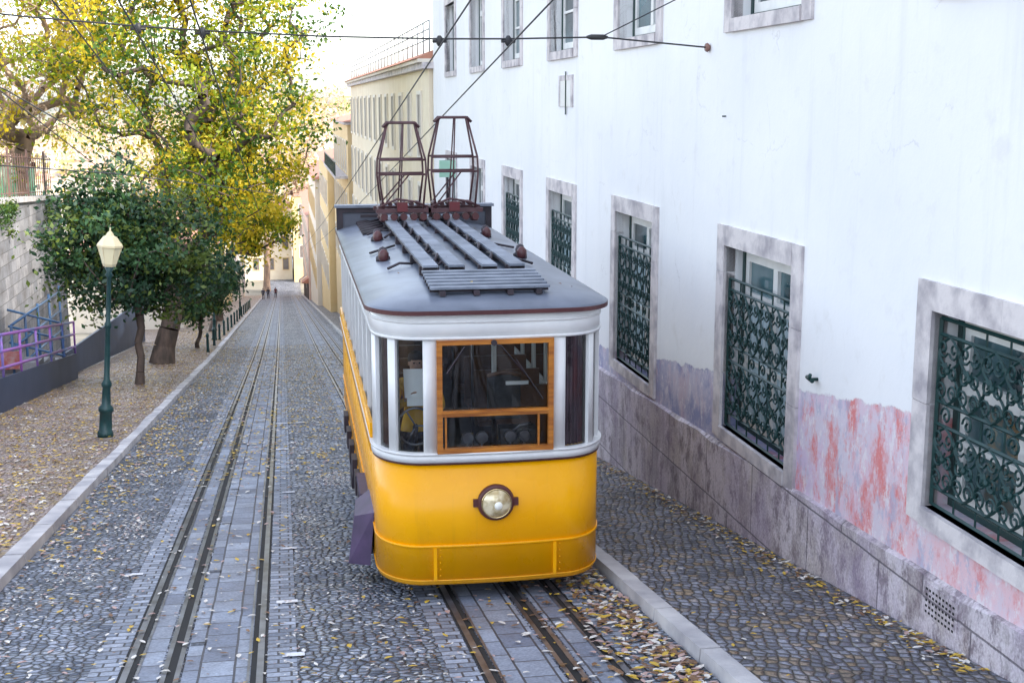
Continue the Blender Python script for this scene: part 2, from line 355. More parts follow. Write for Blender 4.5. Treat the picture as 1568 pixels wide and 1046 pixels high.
for row,ops in ((0,lower),(1,upper)):
    for o in ops:
        wi+=1
        a,c,d,e=o; ia,ic,idd,ie=inner(o); x0,x1=WX-.035,WX+.12
        for (q0,q1) in ((a,ia),(ic,c)):
            zz=d
            while zz<e-.01:
                h=min(random.uniform(.8,1.3),e-zz); 
                if e-zz-h<.3: h=e-zz
                bs.box(x0+random.uniform(-.004,.004),x1,q0,q1,zz+.003,zz+h-.003,stone); zz+=h
        bs.box(x0-.005,x1,ia+.002,(ia+ic)/2-.003,ie,e,stone); bs.box(x0-.003,x1,(ia+ic)/2+.003,ic-.002,ie,e,stone); bs.box(x0-.02,x1,ia+.002,ic-.002,d,idd,stone)
        X=WX+.24
        for (q0,q1,r0,r1) in ((ia,ia+.07,idd,ie),(ic-.07,ic,idd,ie),(ia+.07,ic-.07,ie-.07,ie),(ia+.07,ic-.07,idd,idd+.06)): bw.box(X-.02,X+.05,q0,q1,r0,r1,grn)
        ia2,ic2,id2,ie2=ia+.07,ic-.07,idd+.06,ie-.07
        for (q0,q1,r0,r1) in ((ia2,ia2+.12,id2,ie2),(ic2-.12,ic2,id2,ie2),(ia2+.12,ic2-.12,ie2-.12,ie2),(ia2+.12,ic2-.12,id2,id2+.12)): bw.box(X,X+.05,q0,q1,r0,r1,white_wood)
        my=(ia+ic)/2; zt=ie-.62
        bw.box(X-.012,X+.045,my-.07,my+.07,id2+.12,ie2-.12,white_wood)
        bw.box(X-.016,X+.04,ia2+.12,my-.07,zt-.09,zt+.05,white_wood); bw.box(X-.016,X+.04,my+.07,ic2-.12,zt-.09,zt+.05,white_wood)
        zq=(zt+id2)/2
        for n_,(q0,q1) in enumerate(((ia2+.12,my-.07),(my+.07,ic2-.12))):
            bw.box(X-.002,X+.04,q0,q1,zq-.025,zq+.025,white_wood)
            bg.poly([(X+.03,q0,id2),(X+.03,q0,ie2),(X+.03,q1,ie2),(X+.03,q1,id2)],pane)
            if (wi*7+n_*3)%5<4 and row==0:
                w_=(q1-q0)*random.uniform(.35,.85); bg.poly([(X+.027,q1-w_,id2+.12),(X+.027,q1-w_,zt-.1),(X+.027,q1,zt-.1),(X+.027,q1,id2+.12)],curt)
bs.obj('stone_window_surrounds',bld); bw.obj('window_frames',bld); bg.obj('window_panes',bld)
b=B()
def spiral(cy,cz,r,turn,ph,x,sg):
    return [(x,cy+sg*(r*(1-.8*t/14))*math.cos(ph+turn*t/14*6.28),cz+(r*(1-.8*t/14))*math.sin(ph+turn*t/14*6.28)) for t in range(15)]
for k,o in enumerate(lower[1:7]):
    ia,ic,idd,ie=inner(o); x=WX+.05; z1=ie-(.06 if k<2 else .42); z0=idd+.03; a,c=ia+.03,ic-.03
    R=.018
    for zz in (z0,z0+.16,z1-.14,z1,(z0+z1)/2+.1,(z0+z1)/2-.1): b.tube([(x,a,zz),(x,c,zz)],R,iron,4)
    for yy in (a,c): b.tube([(x,yy,z0),(x,yy,z1)],R*1.3,iron,4)
    n=6; pw=(c-a)/n
    for i in range(n+1):
        yy=a+i*pw; b.tube([(x+.012,yy,z0),(x+.012,yy,z1)],.011,iron,4)
    for i in range(n):
        cy=a+(i+.5)*pw
        for half in (0,1):
            za=z0+.16 if half==0 else (z0+z1)/2+.1; zb=(z0+z1)/2-.1 if half==0 else z1-.14
            hh=zb-za
            for sg in (-1,1):
                b.tube([(x-.01,cy+sg*pw*.5*math.sin(math.pi*2*t/16+ .0),za+hh*t/16) for t in range(17)],.014,iron,4,False)
                for q,ph in ((.18,0),(.5,2.2),(.82,3.6)):
                    b.tube(spiral(cy+sg*pw*.24,za+hh*q,pw*.23,1.35,ph,x-.02,sg),.012,iron,4,False)
            b.lathe([(.0,-.02),(.035,-.01),(.035,.01),(.0,.02)],(x-.02,cy,za+hh*.5),iron,8,'x')
        b.tube(spiral(cy,(z0+z1)/2,.085,1.2,0,x-.01,1),.012,iron,4,False)
b.obj('iron_window_grilles',bld)
b=B()
b.box(WX-.03,WX,24.6,24.72,-.05,.55,stone); b.box(WX-.03,WX,25.7,25.82,-.05,.55,stone); b.box(WX-.028,WX,24.72,25.7,.45,.55,stone); b.box(WX-.02,WX+.0,24.72,25.7,-.05,.45,white_wood)
b.box(WX-.035,WX-.02,25.15,25.2,-.2,.62,iron)
b.obj('wall_hatch',bld)
b=B(); b.tube([(WX,12.75,-2.86),(WX-.09,12.75,-2.86),(WX-.1,12.72,-2.8)],.02,iron,6); b.tube([(WX-.08,12.7,-2.87),(WX-.08,12.85,-2.85)],.022,iron,6)
b.tube([(WX,15.9,-.15),(WX-.05,15.9,-.15)],.01,iron,5)
b.obj('shutter_hooks',bld)
b=B(); b.box(WX-.062,WX-.05,9.55,10.15,-4.42,-4.12,plinth_m)
for i in range(9):
    for j in range(5): b.box(WX-.066,WX-.0625,9.6+i*.058,9.628+i*.058,-4.39+j*.052,-4.37+j*.052,dark_slot)
b.obj('vent_plate',bld)

def building(name,xf,back,y0,y1,z1,wall,rows,win,sp,roofm=None,roofh=1.2,frame=None,pane_m=None,facey=False):
    e=root(name,((xf+back)/2,y0,gz(y0))); b=B(); zb=gz(y1)-.5; frame=frame or stone
    xa,xb=min(xf,back),max(xf,back); b.box(xa,xb,y0,y1,zb,z1,wall); b.obj('walls',e)
    sg=-1 if back>xf else 1
    b=B(); bp=B()
    ww,wh=win
    for zc in rows:
        y=y0+sp*.6
        while y+ww<y1:
            if zc-.3>gz(y)+.3:
                f0,f1=sorted((xf+sg*.002,xf+sg*.07)); 
                b.box(f0,f1,y-.15,y,zc-.15,zc+wh+.15,frame); b.box(f0,f1,y+ww,y+ww+.15,zc-.15,zc+wh+.15,frame)
                b.box(f0,f1,y,y+ww,zc+wh,zc+wh+.15,frame); b.box(f0,f1,y,y+ww,zc-.15,zc,frame)
                f0,f1=sorted((xf+sg*.001,xf+sg*.02)); bp.box(f0,f1,y,y+ww,zc,zc+wh,pane_m or pane)
                f0,f1=sorted((xf+sg*.02,xf+sg*.045)); b.box(f0,f1,y+ww/2-.04,y+ww/2+.04,zc,zc+wh,frame)
            y+=sp
        x=xa+1.2
        while x+ww<xb:
            if zc-.3>gz(y0)+.3 and facey:
                b.box(x-.15,x,y0-.07,y0-.002,zc-.15,zc+wh+.15,frame); b.box(x+ww,x+ww+.15,y0-.07,y0-.002,zc-.15,zc+wh+.15,frame)
                b.box(x,x+ww,y0-.07,y0-.002,zc+wh,zc+wh+.15,frame); b.box(x,x+ww,y0-.07,y0-.002,zc-.15,zc,frame)
                bp.box(x,x+ww,y0-.02,y0-.001,zc,zc+wh,pane_m or pane)
            x+=2.9
    b.obj('window_frames',e); bp.obj('window_panes',e)
    b=B(); b.box(xa-.25,xb+.25,y0-.25,y1+.25,z1,z1+.22,stone)
    if roofm:
        b.hexa([(xa-.35,y0-.35,z1+.22),(xb+.35,y0-.35,z1+.22),(xb+.35,y1+.35,z1+.22),(xa-.35,y1+.35,z1+.22),((xa+xb)/2-.4,y0+1.5,z1+roofh),((xa+xb)/2+.4,y0+1.5,z1+roofh),((xa+xb)/2+.4,y1-1.5,z1+roofh),((xa+xb)/2-.4,y1-1.5,z1+roofh)],roofm)
    b.obj('cornice_roof',e); return e
cream=M('cream_stucco',(.84,.74,.56),(.76,.65,.48),scale=.6,rough=.85)
ochre=M('ochre_stucco',(.78,.60,.34),(.70,.52,.28),scale=.6,rough=.85)
palew=M('pale_stucco',(.82,.76,.66),(.72,.66,.56),scale=.5,rough=.85)
yell=M('yellow_stucco',(.80,.62,.34),(.74,.55,.27),scale=.5,rough=.85)
pinkw=M('rose_stucco',(.76,.54,.42),(.68,.46,.36),scale=.5,rough=.85)
warmpane=M('far_window',(.12,.11,.11),(.24,.21,.19),scale=.4,rough=.3)
darkpane=M('dark_shutter_window',(.05,.05,.055),(.12,.10,.09),scale=.6,rough=.4)
cb=building('cream_building',5.3,16,47.5,98,1.25,cream,[-1.95,-5.4,-9],(1.2,2.3),3.9,frame=palew,pane_m=darkpane)
b=B(); b.box(4.9,16.3,47.42,98.4,1.47,1.60,palew); b.hexa([(4.8,47.42,1.6),(16,47.42,1.6),(16,98.4,1.6),(4.8,98.4,1.6),(5.6,47.42,1.95),(16,47.42,1.95),(16,98,1.95),(5.6,98,1.95)],tile)
gr=M('grey_rail',(.3,.32,.34),rough=.5)
for i in range(26):
    y=47.6+i*2; b.tube([(5.35,y,1.7),(5.35,y,2.95)],.03,gr,5)
for zz in (2.3,2.65,2.95): b.tube([(5.35,47.6,zz),(5.35,97.6,zz)],.025,gr,5)
b.obj('terrace_rail',cb)
ob=building('ochre_building',5.0,15,98.5,124,-1.5,ochre,[-5,-9,-13],(1.1,2.2),3.4,frame=palew,roofm=tile,facey=True,pane_m=darkpane)
b=B(); b.box(4.0,5.0,99,122,-5.5,-5.3,stone)
for i in range(60): b.box(4.05,4.09,99.1+i*.38,99.16+i*.38,-5.3,-4.3,iron)
b.box(4.03,4.11,99,122,-4.3,-4.24,iron); b.obj('balcony',ob)
building('yellow_building',4.4,14,124.5,150,-5.5,yell,[-9.5,-13.5,-17.5],(1.1,2.2),3.4,frame=palew,roofm=tile,facey=True,pane_m=warmpane)
building('pale_building',3.9,15,150.5,185,-8.6,palew,[-13,-17,-21],(1.1,2.2),3.4,roofm=tile,facey=True,frame=ochre,roofh=2.5,pane_m=warmpane)
building('rose_building',3.7,15,185.5,236,-15.5,pinkw,[-20,-24,-28],(1.1,2.2),3.4,roofm=tile,facey=True,frame=palew,pane_m=warmpane)
building('garden_house',-7.2,-16,96,140,-11.5,palew,[-15.5,-19],(1.1,2.0),3.6,roofm=tile,facey=True,pane_m=warmpane)
building('yellow_townhouse',-7.0,-16,141,185,-15,yell,[-19,-23,-27],(1.1,2.2),3.4,roofm=tile,facey=True,frame=palew,pane_m=warmpane)
building('pale_townhouse',-6.6,-16,186,236,-19,palew,[-23,-27,-31],(1.1,2.2),3.4,roofm=tile,facey=True,pane_m=warmpane)
building('square_building',-30,2.0,262,280,-20.5,cream,[-24,-28,-32.3],(1.1,2.3),3.4,roofm=tile,facey=True,frame=ochre,roofh=3,pane_m=warmpane)
building('corner_building',2.3,30,258,280,-17.5,yell,[-21.5,-25.3,-29.5],(1.1,2.3),3.4,roofm=tile,facey=True,frame=palew,roofh=3,pane_m=warmpane)
navy=M('navy_panel',(.02,.04,.09),(.035,.055,.11),scale=1,rough=.5)
e=root('shop_fronts',(3.6,200,gz(200))); b=B()
for i,y in enumerate((190,197,205,214,223)):
    c_=(tile,yell,pinkw,navy,tile)[i]; z=gz(y)
    b.box(3.55,3.69,y,y+1.6,z,z+2.6,darkpane); b.hexa([(2.7,y-.4,z+2.5),(3.69,y-.4,z+2.5),(3.69,y+2.2,z+2.5),(2.7,y+2.2,z+2.5),(2.7,y-.4,z+2.6),(3.69,y-.4,z+3.3),(3.69,y+2.2,z+3.3),(2.7,y+2.2,z+2.6)],c_)
b.obj('awnings',e)

hillm=M('hazy_hill',(.46,.44,.36),(.55,.46,.40),scale=.03,rough=1)  # distance haze is painted into the pale hill colour
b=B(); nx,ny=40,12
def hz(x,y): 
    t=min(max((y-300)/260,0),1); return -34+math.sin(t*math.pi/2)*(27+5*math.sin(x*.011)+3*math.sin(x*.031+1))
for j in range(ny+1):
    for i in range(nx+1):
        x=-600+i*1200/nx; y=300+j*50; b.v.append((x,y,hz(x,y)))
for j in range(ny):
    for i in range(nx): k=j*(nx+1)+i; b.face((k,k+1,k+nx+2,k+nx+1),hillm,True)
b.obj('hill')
e=root('hillside_houses',(0,500,-10)); b=B(); hazed_tile=M('hazed_terracotta',(.55,.36,.27),(.5,.32,.24),scale=2,rough=.9)  # roof tile colour paled to paint in distance haze
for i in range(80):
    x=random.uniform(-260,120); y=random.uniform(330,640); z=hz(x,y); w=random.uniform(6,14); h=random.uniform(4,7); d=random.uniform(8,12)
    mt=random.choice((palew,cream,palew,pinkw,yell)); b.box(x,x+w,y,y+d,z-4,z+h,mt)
    b.hexa([(x-.4,y-.4,z+h),(x+w+.4,y-.4,z+h),(x+w+.4,y+d+.4,z+h),(x-.4,y+d+.4,z+h),(x+w*.3,y+d/2-.1,z+h+1.8),(x+w*.7,y+d/2-.1,z+h+1.8),(x+w*.7,y+d/2+.1,z+h+1.8),(x+w*.3,y+d/2+.1,z+h+1.8)],hazed_tile)
    for q in range(int(w//2.4)):
        for r in range(int(h//3)): b.box(x+.8+q*2.4,x+1.7+q*2.4,y-.05,y-.01,z+1+r*3,z+2.4+r*3,warmpane)
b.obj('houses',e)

# ---------------------------------------------------------------- left: retaining wall, fences
b=B()
def wtop(y): return -3.3-.055*(y-45)
for a in range(15,64,1):
    c=a+1; b.hexa([(-10.9,a,gz(a)-.2),(-10.1,a,gz(a)-.2),(-10.1,c,gz(c)-.2),(-10.9,c,gz(c)-.2),(-10.9,a,wtop(a)),(-10.2,a,wtop(a)),(-10.2,c,wtop(c)),(-10.9,c,wtop(c))],retain_m)
    b.hexa([(-11,a,wtop(a)+.003),(-10.05,a,wtop(a)+.003),(-10.05,c,wtop(c)+.003),(-11,c,wtop(c)+.003),(-11,a,wtop(a)+.2),(-10.05,a,wtop(a)+.2),(-10.05,c,wtop(c)+.2),(-11,c,wtop(c)+.2)],kerb_m)
b.box(-40,-10.9,63.5,64,-20,-4.4,retain_m)
b.obj('retaining_wall')
b=B(); b.poly([(-80,0,-3.6),(-10.9,0,-3.6),(-10.9,63.8,-4.5),(-80,63.8,-4.5)],dirt); b.obj('garden_terrace')
b=B(); rust=M('rust_iron',(.25,.13,.10),(.12,.08,.08),scale=4,rough=.6)
y=30.0
while y<64:
    z=wtop(y)+.2; b.tube([(-10.5,y,z),(-10.5,y,z+1.75)],.018,rust,4); y+=.5
for h in (.15,1.6):
    b.tube([(-10.5,30,wtop(30)+.2+h),(-10.5,64,wtop(64)+.2+h)],.024,rust,4)
for y in range(30,65,4): b.box(-10.54,-10.46,y-.05,y+.05,wtop(y)+.2,wtop(y)+2.15,rust)
b.obj('iron_fence')
b=B(); banner=M('green_netting',(.12,.42,.2),(.5,.62,.5),scale=.6,rough=.8,lo=.45,hi=.56)
for a in range(46,66,1): b.poly([(-11.6,a,wtop(a)+.1),(-11.6,a+1,wtop(a+1)+.1),(-11.6,a+1,wtop(a+1)+1.45),(-11.6,a,wtop(a)+1.45)],banner)
b.obj('green_screen_fence')
purp=M('purple_rail',(.34,.12,.48),(.10,.20,.48),scale=.6,rough=.4,lo=.45,hi=.6); bluer=M('blue_rail',(.06,.17,.34),(.06,.12,.24),rough=.4)
e=root('stair_railing',(-7.5,38,gz(38))); b=B()
sbox(b,-7.56,-7.5,24,48.5,.1,1.05,navy)
b.obj('kick_panel',e); b=B()
for h in (1.3,1.75,2.2): b.tube([(-7.55,24,gz(24)+h),(-7.55,48.5,gz(48.5)+h)],.045,purp,6)
y=24
while y<49: b.tube([(-7.55,y,gz(y)+.9),(-7.55,y,gz(y)+2.2)],.038,purp,6); y+=2.45
b.obj('handrails',e)
e=root('barrier',(-8,56,gz(56))); b=B()
b.hexa([(-8.2,50,gz(50)+.1),(-8.1,50,gz(50)+.1),(-8.1,78,gz(78)+.1),(-8.2,78,gz(78)+.1),(-8.2,50,gz(50)+1.0),(-8.1,50,gz(50)+1.0),(-8.1,78,gz(78)+2.6),(-8.2,78,gz(78)+2.6)],navy); b.obj('panel',e)
b=B()
for y in (46,48.5,51,53.5,56): b.tube([(-9.2,y,gz(46)-1),(-9.2,y,gz(46)+2.2)],.05,bluer,6)
for h in (.6,1.4,2.2): b.tube([(-9.2,46,gz(46)+h),(-9.2,56,gz(46)+h-.25)],.045,bluer,6)
for h in (.9,1.5,2.1): b.tube([(-9.9,49,gz(49)+h+.6),(-8.0,49.2,gz(49)+h)],.045,bluer,6)
for i in range(9): # steps
    b.box(-9.9,-8.4,46+i*1.1,47.1+i*1.1,gz(56)-.4,gz(46)+.9-i*.22,retain_m)
b.box(-9.6,-8.9,45.6,45.7,gz(47)+.9,gz(47)+1.5,M('red_sign',(.4,.05,.05),(.45,.3,.3),scale=4))
b.obj('landing_rails',e)

# ---------------------------------------------------------------- trees
def rnd_unit(n):
    v=rng.normal(size=(n,3)); return v/np.linalg.norm(v,axis=1)[:,None]
def leaf_mesh(name,clumps,per,spread,size,mats,parent,weights=None):
    V=[];MI=[]
    for c in clumps:
        k=int(per*rng.uniform(.5,1.5)); mi=rng.choice(len(mats),p=weights)
        P=np.array(c)+rng.normal(size=(k,3))*spread*np.array([1,1,.7])*rng.uniform(.6,1.15)
        u=rnd_unit(k); w=rnd_unit(k); w=np.cross(u,w); w/=np.linalg.norm(w,axis=1)[:,None]
        s=size*rng.uniform(.6,1.3,size=(k,1)); n=np.cross(u,w)
        q=np.stack([P-u*s,P-w*s*.55+n*s*.2,P+u*s,P+w*s*.55+n*s*.2],axis=1)
        V.append(q.reshape(-1,3)); m=np.full(k,mi); alt=rng.random(k)<.2; m[alt]=rng.integers(0,len(mats),alt.sum()); MI.append(m)
    V=np.concatenate(V); MI=np.concatenate(MI); n=len(MI)
    me=bpy.data.meshes.new(name); me.vertices.add(len(V)); me.vertices.foreach_set('co',V.ravel())
    me.loops.add(n*4); me.loops.foreach_set('vertex_index',np.arange(n*4)); me.polygons.add(n)
    me.polygons.foreach_set('loop_start',np.arange(n)*4); me.polygons.foreach_set('loop_total',np.full(n,4))
    for m in mats: me.materials.append(m)
    me.polygons.foreach_set('material_index',MI.astype(np.int32)); me.update(); me.validate()
    o=bpy.data.objects.new(name,me); scene.collection.objects.link(o)
    if parent: attach(o,parent)
    return o
def tree(name,basep,fork,blobs,nclump,per,spread,size,mats,weights=None,tr=.25,tip=.018,barkm=bark,bare=0):
    e=root(name,basep); basep=Vector(basep); fork=Vector(fork)
    nodes=[];par=[]
    for i in range(7):
        t=i/6; nodes.append(basep.lerp(fork,t)+Vector((random.uniform(-.08,.08),random.uniform(-.08,.08),0))*(1 if 0<i else 0)); par.append(i-1)
    cl=[]; tw=sum(q[3]*q[4]*q[5] for q in blobs)
    for q in blobs:
        k=int(nclump*q[3]*q[4]*q[5]/tw)+1
        for _ in range(k):
            d=rnd_unit(1)[0]; r=random.random()**.45; cl.append(Vector((q[0]+d[0]*q[3]*r,q[1]+d[1]*q[4]*r,q[2]+d[2]*q[5]*r)))
    cl.sort(key=lambda c:(c-fork).length)
    arr=[tuple(n) for n in nodes]; ends=[]
    for c in cl:
        A=np.array(arr); dv=np.array(c)-A; dist=np.linalg.norm(dv,axis=1)
        pen=np.where(dv[:,2]<0,-dv[:,2]*1.2,0); pen[:4]+=30; k=int(np.argmin(dist+pen)); L=dist[k]; st=max(2,int(L/.6)); p0=Vector(arr[k]); prev=k
        bow=Vector((random.uniform(-.12,.12),random.uniform(-.12,.12),random.uniform(-.05,.15)))*L
        for i in range(1,st+1):
            t=i/st; p=p0.lerp(c,t)+bow*math.sin(t*math.pi)+Vector([random.uniform(-.05,.05) for _ in range(3)])
            arr.append(tuple(p)); par.append(prev); prev=len(arr)-1
        ends.append(prev)
    cnt=np.zeros(len(arr)); 
    for q in ends: cnt[q]+=1
    for i in range(len(arr)-1,0,-1): cnt[par[i]]+=cnt[i]
    rad=tip*(np.maximum(cnt,1))**(math.log(tr/tip)/math.log(max(cnt[0],2)))
    rad[0]*=1.35; rad[1]*=1.08
    b=B()
    for i in range(1,len(arr)): 
        p=par[i]; b.tube([arr[p],arr[i]],[min(rad[p],rad[i]*1.3),rad[i]],barkm,7 if rad[i]>.06 else 4,False)
    if bare:
        for q in ends:
            for _ in range(bare):
                d=Vector(rnd_unit(1)[0])+Vector((0,0,.4)); p=Vector(arr[q]); q1=p+d*random.uniform(.4,.9); q2=q1+(d+Vector(rnd_unit(1)[0])*.5)*random.uniform(.3,.7)
                b.tube([p,q1,q2],[tip*.9,tip*.6,tip*.35],barkm,3,False)
    b.obj('trunk_and_branches',e)
    leaf_mesh('foliage',[tuple(c) for c in cl],per,spread,size,mats,e,weights)
    return e
dk=[leafmat('leaf_dark',(.012,.045,.022),(.022,.07,.03),0),leafmat('leaf_mid',(.03,.085,.03),(.05,.125,.035),.1),leafmat('leaf_olive',(.09,.14,.025),(.14,.19,.03),.2)]
yl=[leafmat('leaf_gold',(.62,.47,.02),(.72,.56,.03),.42),leafmat('leaf_lime',(.26,.34,.015),(.38,.42,.02),.42),leafmat('leaf_green',(.05,.12,.015),(.09,.17,.02),.3)]
pk=[leafmat('leaf_pinkish',(.5,.34,.24),(.6,.43,.30),.3),leafmat('leaf_straw',(.62,.5,.16),(.66,.55,.22),.3)]
tree('dark_green_tree',(-4.9,44.3,gz(44.3)+.1),(-4.8,44.4,-6.4),[(-4.9,44.8,-4.5,3.0,2.8,2.3),(-5.9,44.5,-5.3,1.8,2,1.4),(-3.4,45,-5.6,1.8,2,1.4),(-5.2,44.6,-3.1,1.8,1.8,1.4)],170,115,.42,.10,dk,[.45,.36,.19],tr=.13,barkm=bark)
tree('dark_green_tree',(-4.5,68,gz(68)+.1),(-4.2,68,-10.6),[(-4.1,68,-9.2,1.9,1.9,1.7)],60,90,.36,.12,dk,[.5,.38,.12],tr=.1)
tree('plane_tree',(-5.2,56,gz(56)+.1),(-4.2,56.5,-6.3),[(-3.0,58,-1.0,4.8,4.5,4.0),(-.6,58,3.2,3.2,3.5,3.6),(-6.4,58,3.0,4.0,4,4.0),(-3.0,57,-4.0,3.2,3,2.2),(-3,60,6.5,5.5,4,3),(-1.2,58,-2.0,2.6,3,2.4)],460,72,.5,.115,yl,[.30,.38,.32],tr=.42,tip=.020)
tree('sparse_tree',(-11.8,62,-4.5),(-11.2,62,-1.5),[(-11,62,2.0,5.5,4.5,4.5),(-13,60,-1,3,3,2),(-9,64,5,4,4,3.5),(-14,58,5,4,4,3)],260,42,.5,.12,[yl[0],yl[1],pk[0],pk[1]],[.5,.36,.04,.10],tr=.38,tip=.022,barkm=bark_pale,bare=3)
tree('sparse_tree',(-17,90,-12),(-16,90,-4),[(-15.5,90,2,6,5,6),(-20,92,0,5,5,5)],120,14,.6,.14,[pk[0],pk[1],yl[0]],[.3,.3,.4],tr=.4,tip=.03,barkm=bark_pale,bare=4)
tree('yellow_tree',(-4.8,88,gz(88)+.1),(-3.6,88,-10.5),[(-2.1,88,-7.6,2.9,3,2.4),(-3.8,90,-5.6,2.2,2.5,2)],130,75,.5,.15,yl,[.6,.3,.1],tr=.2)
tree('yellow_tree',(-5.2,108,gz(108)+.1),(-5,108,-12),[(-5,108,-6,4,4,4.5)],110,50,.6,.18,yl,[.6,.35,.05],tr=.25)
tree('bare_tree',(-3.0,246,gz(246)),(-2.5,246,-25),[(-1,247,-15,7,5,7),(5,249,-12,6,5,7)],120,14,1.0,.3,[pk[0],pk[1]],[.7,.3],tr=.6,tip=.07,barkm=bark_pale,bare=4)
cl=[]
for _ in range(520):
    x=random.uniform(-90,25); y=random.uniform(325,560); cl.append((x,y,hz(x,y)+random.uniform(1,9)))
leaf_mesh('distant_trees',cl,26,3.0,.75,[pk[0],pk[1],dk[2]],None,[.55,.25,.20])
cl=[(-10.1+random.uniform(-.2,.15),y,wtop(y)-abs(random.gauss(0,.5))) for y in [random.choice((46,47.5,50,51,60))+random.uniform(-.6,.6) for _ in range(60)]]
leaf_mesh('ivy',cl,60,.22,.06,dk[1:]+yl[2:],None)
cl=[(random.uniform(-20,-12),random.uniform(46,63),-4+random.uniform(.2,2.3)) for _ in range(90)]
leaf_mesh('garden_shrubs',cl,90,.6,.12,[dk[1],dk[2],yl[1]],None)

# ---------------------------------------------------------------- street lamps
lgreen=M('lamp_green',(.008,.04,.042),(.014,.06,.06),rough=.4,scale=6); lcream=M('lamp_cream',(.75,.66,.42),(.7,.6,.36),rough=.5)
lg=M('lantern_glass',(.85,.78,.5),(.8,.74,.5),rough=.25)
def lamp(x,y,lean=0):
    z=gz(y)+.12; e=root('street_lamp',(x,y,z)); b=B()
    b.lathe([(.17,0),(.17,.12),(.14,.15),(.13,.55),(.16,.58),(.16,.66),(.10,.72),(.085,1.1),(.11,1.14),(.11,1.2),(.065,1.28),(.055,2.4),(.075,2.43),(.075,2.5),(.05,2.55),(.045,3.5),(.09,3.56),(.05,3.62),(.10,3.72),(.03,3.76)],(x,y,z),lgreen,12); b.obj('post',e)
    b=B(); b.lathe([(.11,3.74),(.15,3.80),(.24,4.16)],(x,y,z),lg,6,smooth=False); b.obj('lantern',e)
    b=B(); b.lathe([(.27,4.16),(.27,4.2),(.14,4.38),(.09,4.4),(.06,4.46),(.02,4.5),(.015,4.58)],(x,y,z),lcream,6,smooth=False)
    for k in range(6):
        t=2*math.pi*k/6; b.tube([(x+.115*math.cos(t),y+.115*math.sin(t),z+3.74),(x+.25*math.cos(t),y+.25*math.sin(t),z+4.17)],.012,lcream,4)
    b.obj('lantern_roof',e)
    e.rotation_euler=(0,lean,0); return e
lamp(-4.0,28.8,.075); lamp(-4.05,76,.03); lamp(-4.0,122)
b=B()
for i,y in enumerate(range(64,150,6)):
    b.lathe([(.09,0),(.07,.1),(.06,.75),(.09,.8),(.05,.95)],(-3.75,y,gz(y)+.12),lgreen,8)
b.obj('bollards')

# ---------------------------------------------------------------- overhead wires
wire=M('wire_black',(.02,.02,.025),(.03,.03,.03),rough=.5)
e=root('overhead_wires',(0,16.6,.8)); b=B(); SY=16.6
def sz(x): return .80+.010*(x-1.9)**2*.9
xs=[-9,-7,-5,-3,-1.7,-.95,.5,1.93,2.8,4.0]
b.tube([(x,SY,sz(x)) for x in xs]+[(5.42,SY,.72)],.011,wire,5)
b.tube([(4.0,SY,sz(4.0)),(5.42,15.6,1.6)],.008,wire,5)
b.lathe([(.015,-.14),(.035,-.08),(.035,.08),(.015,.14)],(3.95,SY,sz(3.95)),wire,8,'x')
b.lathe([(.05,-.03),(.06,.0),(.03,.03)],(5.42,SY,.72),rust,8,'x')
for x in (-1.7,-.95,1.93,2.8):
    b.lathe([(.02,-.09),(.04,-.06),(.04,.01),(.02,.04)],(x,SY,sz(x)),wire,8)
    b.tube([(x-.09,SY,sz(x)-.03),(x+.09,SY,sz(x)-.03)],.02,wire,5)
    z0=sz(x)-.1
    pts=[(x,y,z0-.135*(y-SY)) for y in (-5,SY,60)]; pts.append((x,140,z0-.135*(60-SY)-.127*80)); b.tube(pts,.011,wire,5)
b.tube([(-4.5,-5,3.2),(-4.2,SY,.9),(-4.0,60,-6)],.011,wire,5); b.tube([(-9,9,.2),(-3.2,26,-1.3),(0,45,-3)],.011,wire,5)
b.tube([(-6.5,4,2.4),(-3.9,20,.2),(-2.5,60,-5)],.011,wire,5); b.tube([(-2.6,-4,3.6),(-2.5,SY,1.0),(-2.2,70,-7)],.011,wire,5)
b.obj('wires',e)
b=B(); b.tube([(-9,SY,gz(SY)),(-9,SY,2)],.1,lgreen,8); b.obj('utility_pole')

ENV=[o for o in scene.objects if o.parent is None]
# ================================================================= TRAM
tr=root('yellow_tram',(2.0,17,gz(17)+.2)); CX=2.0
def tram_paint():
    m,nt,p=newmat('tram_yellow'); v=objcoord(nt)
    c=ramp(nt,noise(nt,v,1.3,6,.6),[(.35,(.95,.435,.0)),(.65,(.90,.39,.0))])
    sv=nt.nodes.new('ShaderNodeMapping'); sv.inputs['Scale'].default_value=(5,5,.5); nt.links.new(v,sv.inputs[0])
    c=mix(nt,ramp(nt,noise(nt,sv.outputs[0],1.6,7,.7),[(.56,0),(.75,.22)]),c,(.45,.2,.03))
    s=nt.nodes.new('ShaderNodeSeparateXYZ'); nt.links.new(v,s.inputs[0])
    low=ramp(nt,mathn(nt,'ADD',mathn(nt,'ADD',s.outputs[2],4.95),mathn(nt,'MULTIPLY',noise(nt,v,7,6,.7),.12)),[(.06,.4),(.22,0)])
    c=mix(nt,low,c,(.35,.17,.05))
    nt.links.new(c,p.inputs['Base Color']); nt.links.new(ramp(nt,noise(nt,v,3,5),[(.3,.22),(.7,.36)]),p.inputs['Roughness'])
    p.inputs['Specular IOR Level'].default_value=.35
    nt.links.new(bump(nt,noise(nt,v,3.2,2),.10,.03),p.inputs['Normal']); return m
yel=tram_paint()
wht=M('tram_white',(.80,.80,.79),(.70,.70,.70),scale=2.5,rough=.38,coat=.1,detail=8)
maroon=M('maroon_trim',(.07,.02,.022),(.1,.03,.03),rough=.4)
wood=M('varnished_wood',(.54,.20,.025),(.30,.09,.012),scale=3,rough=.35,stretch=(1,1,9),coat=.3)
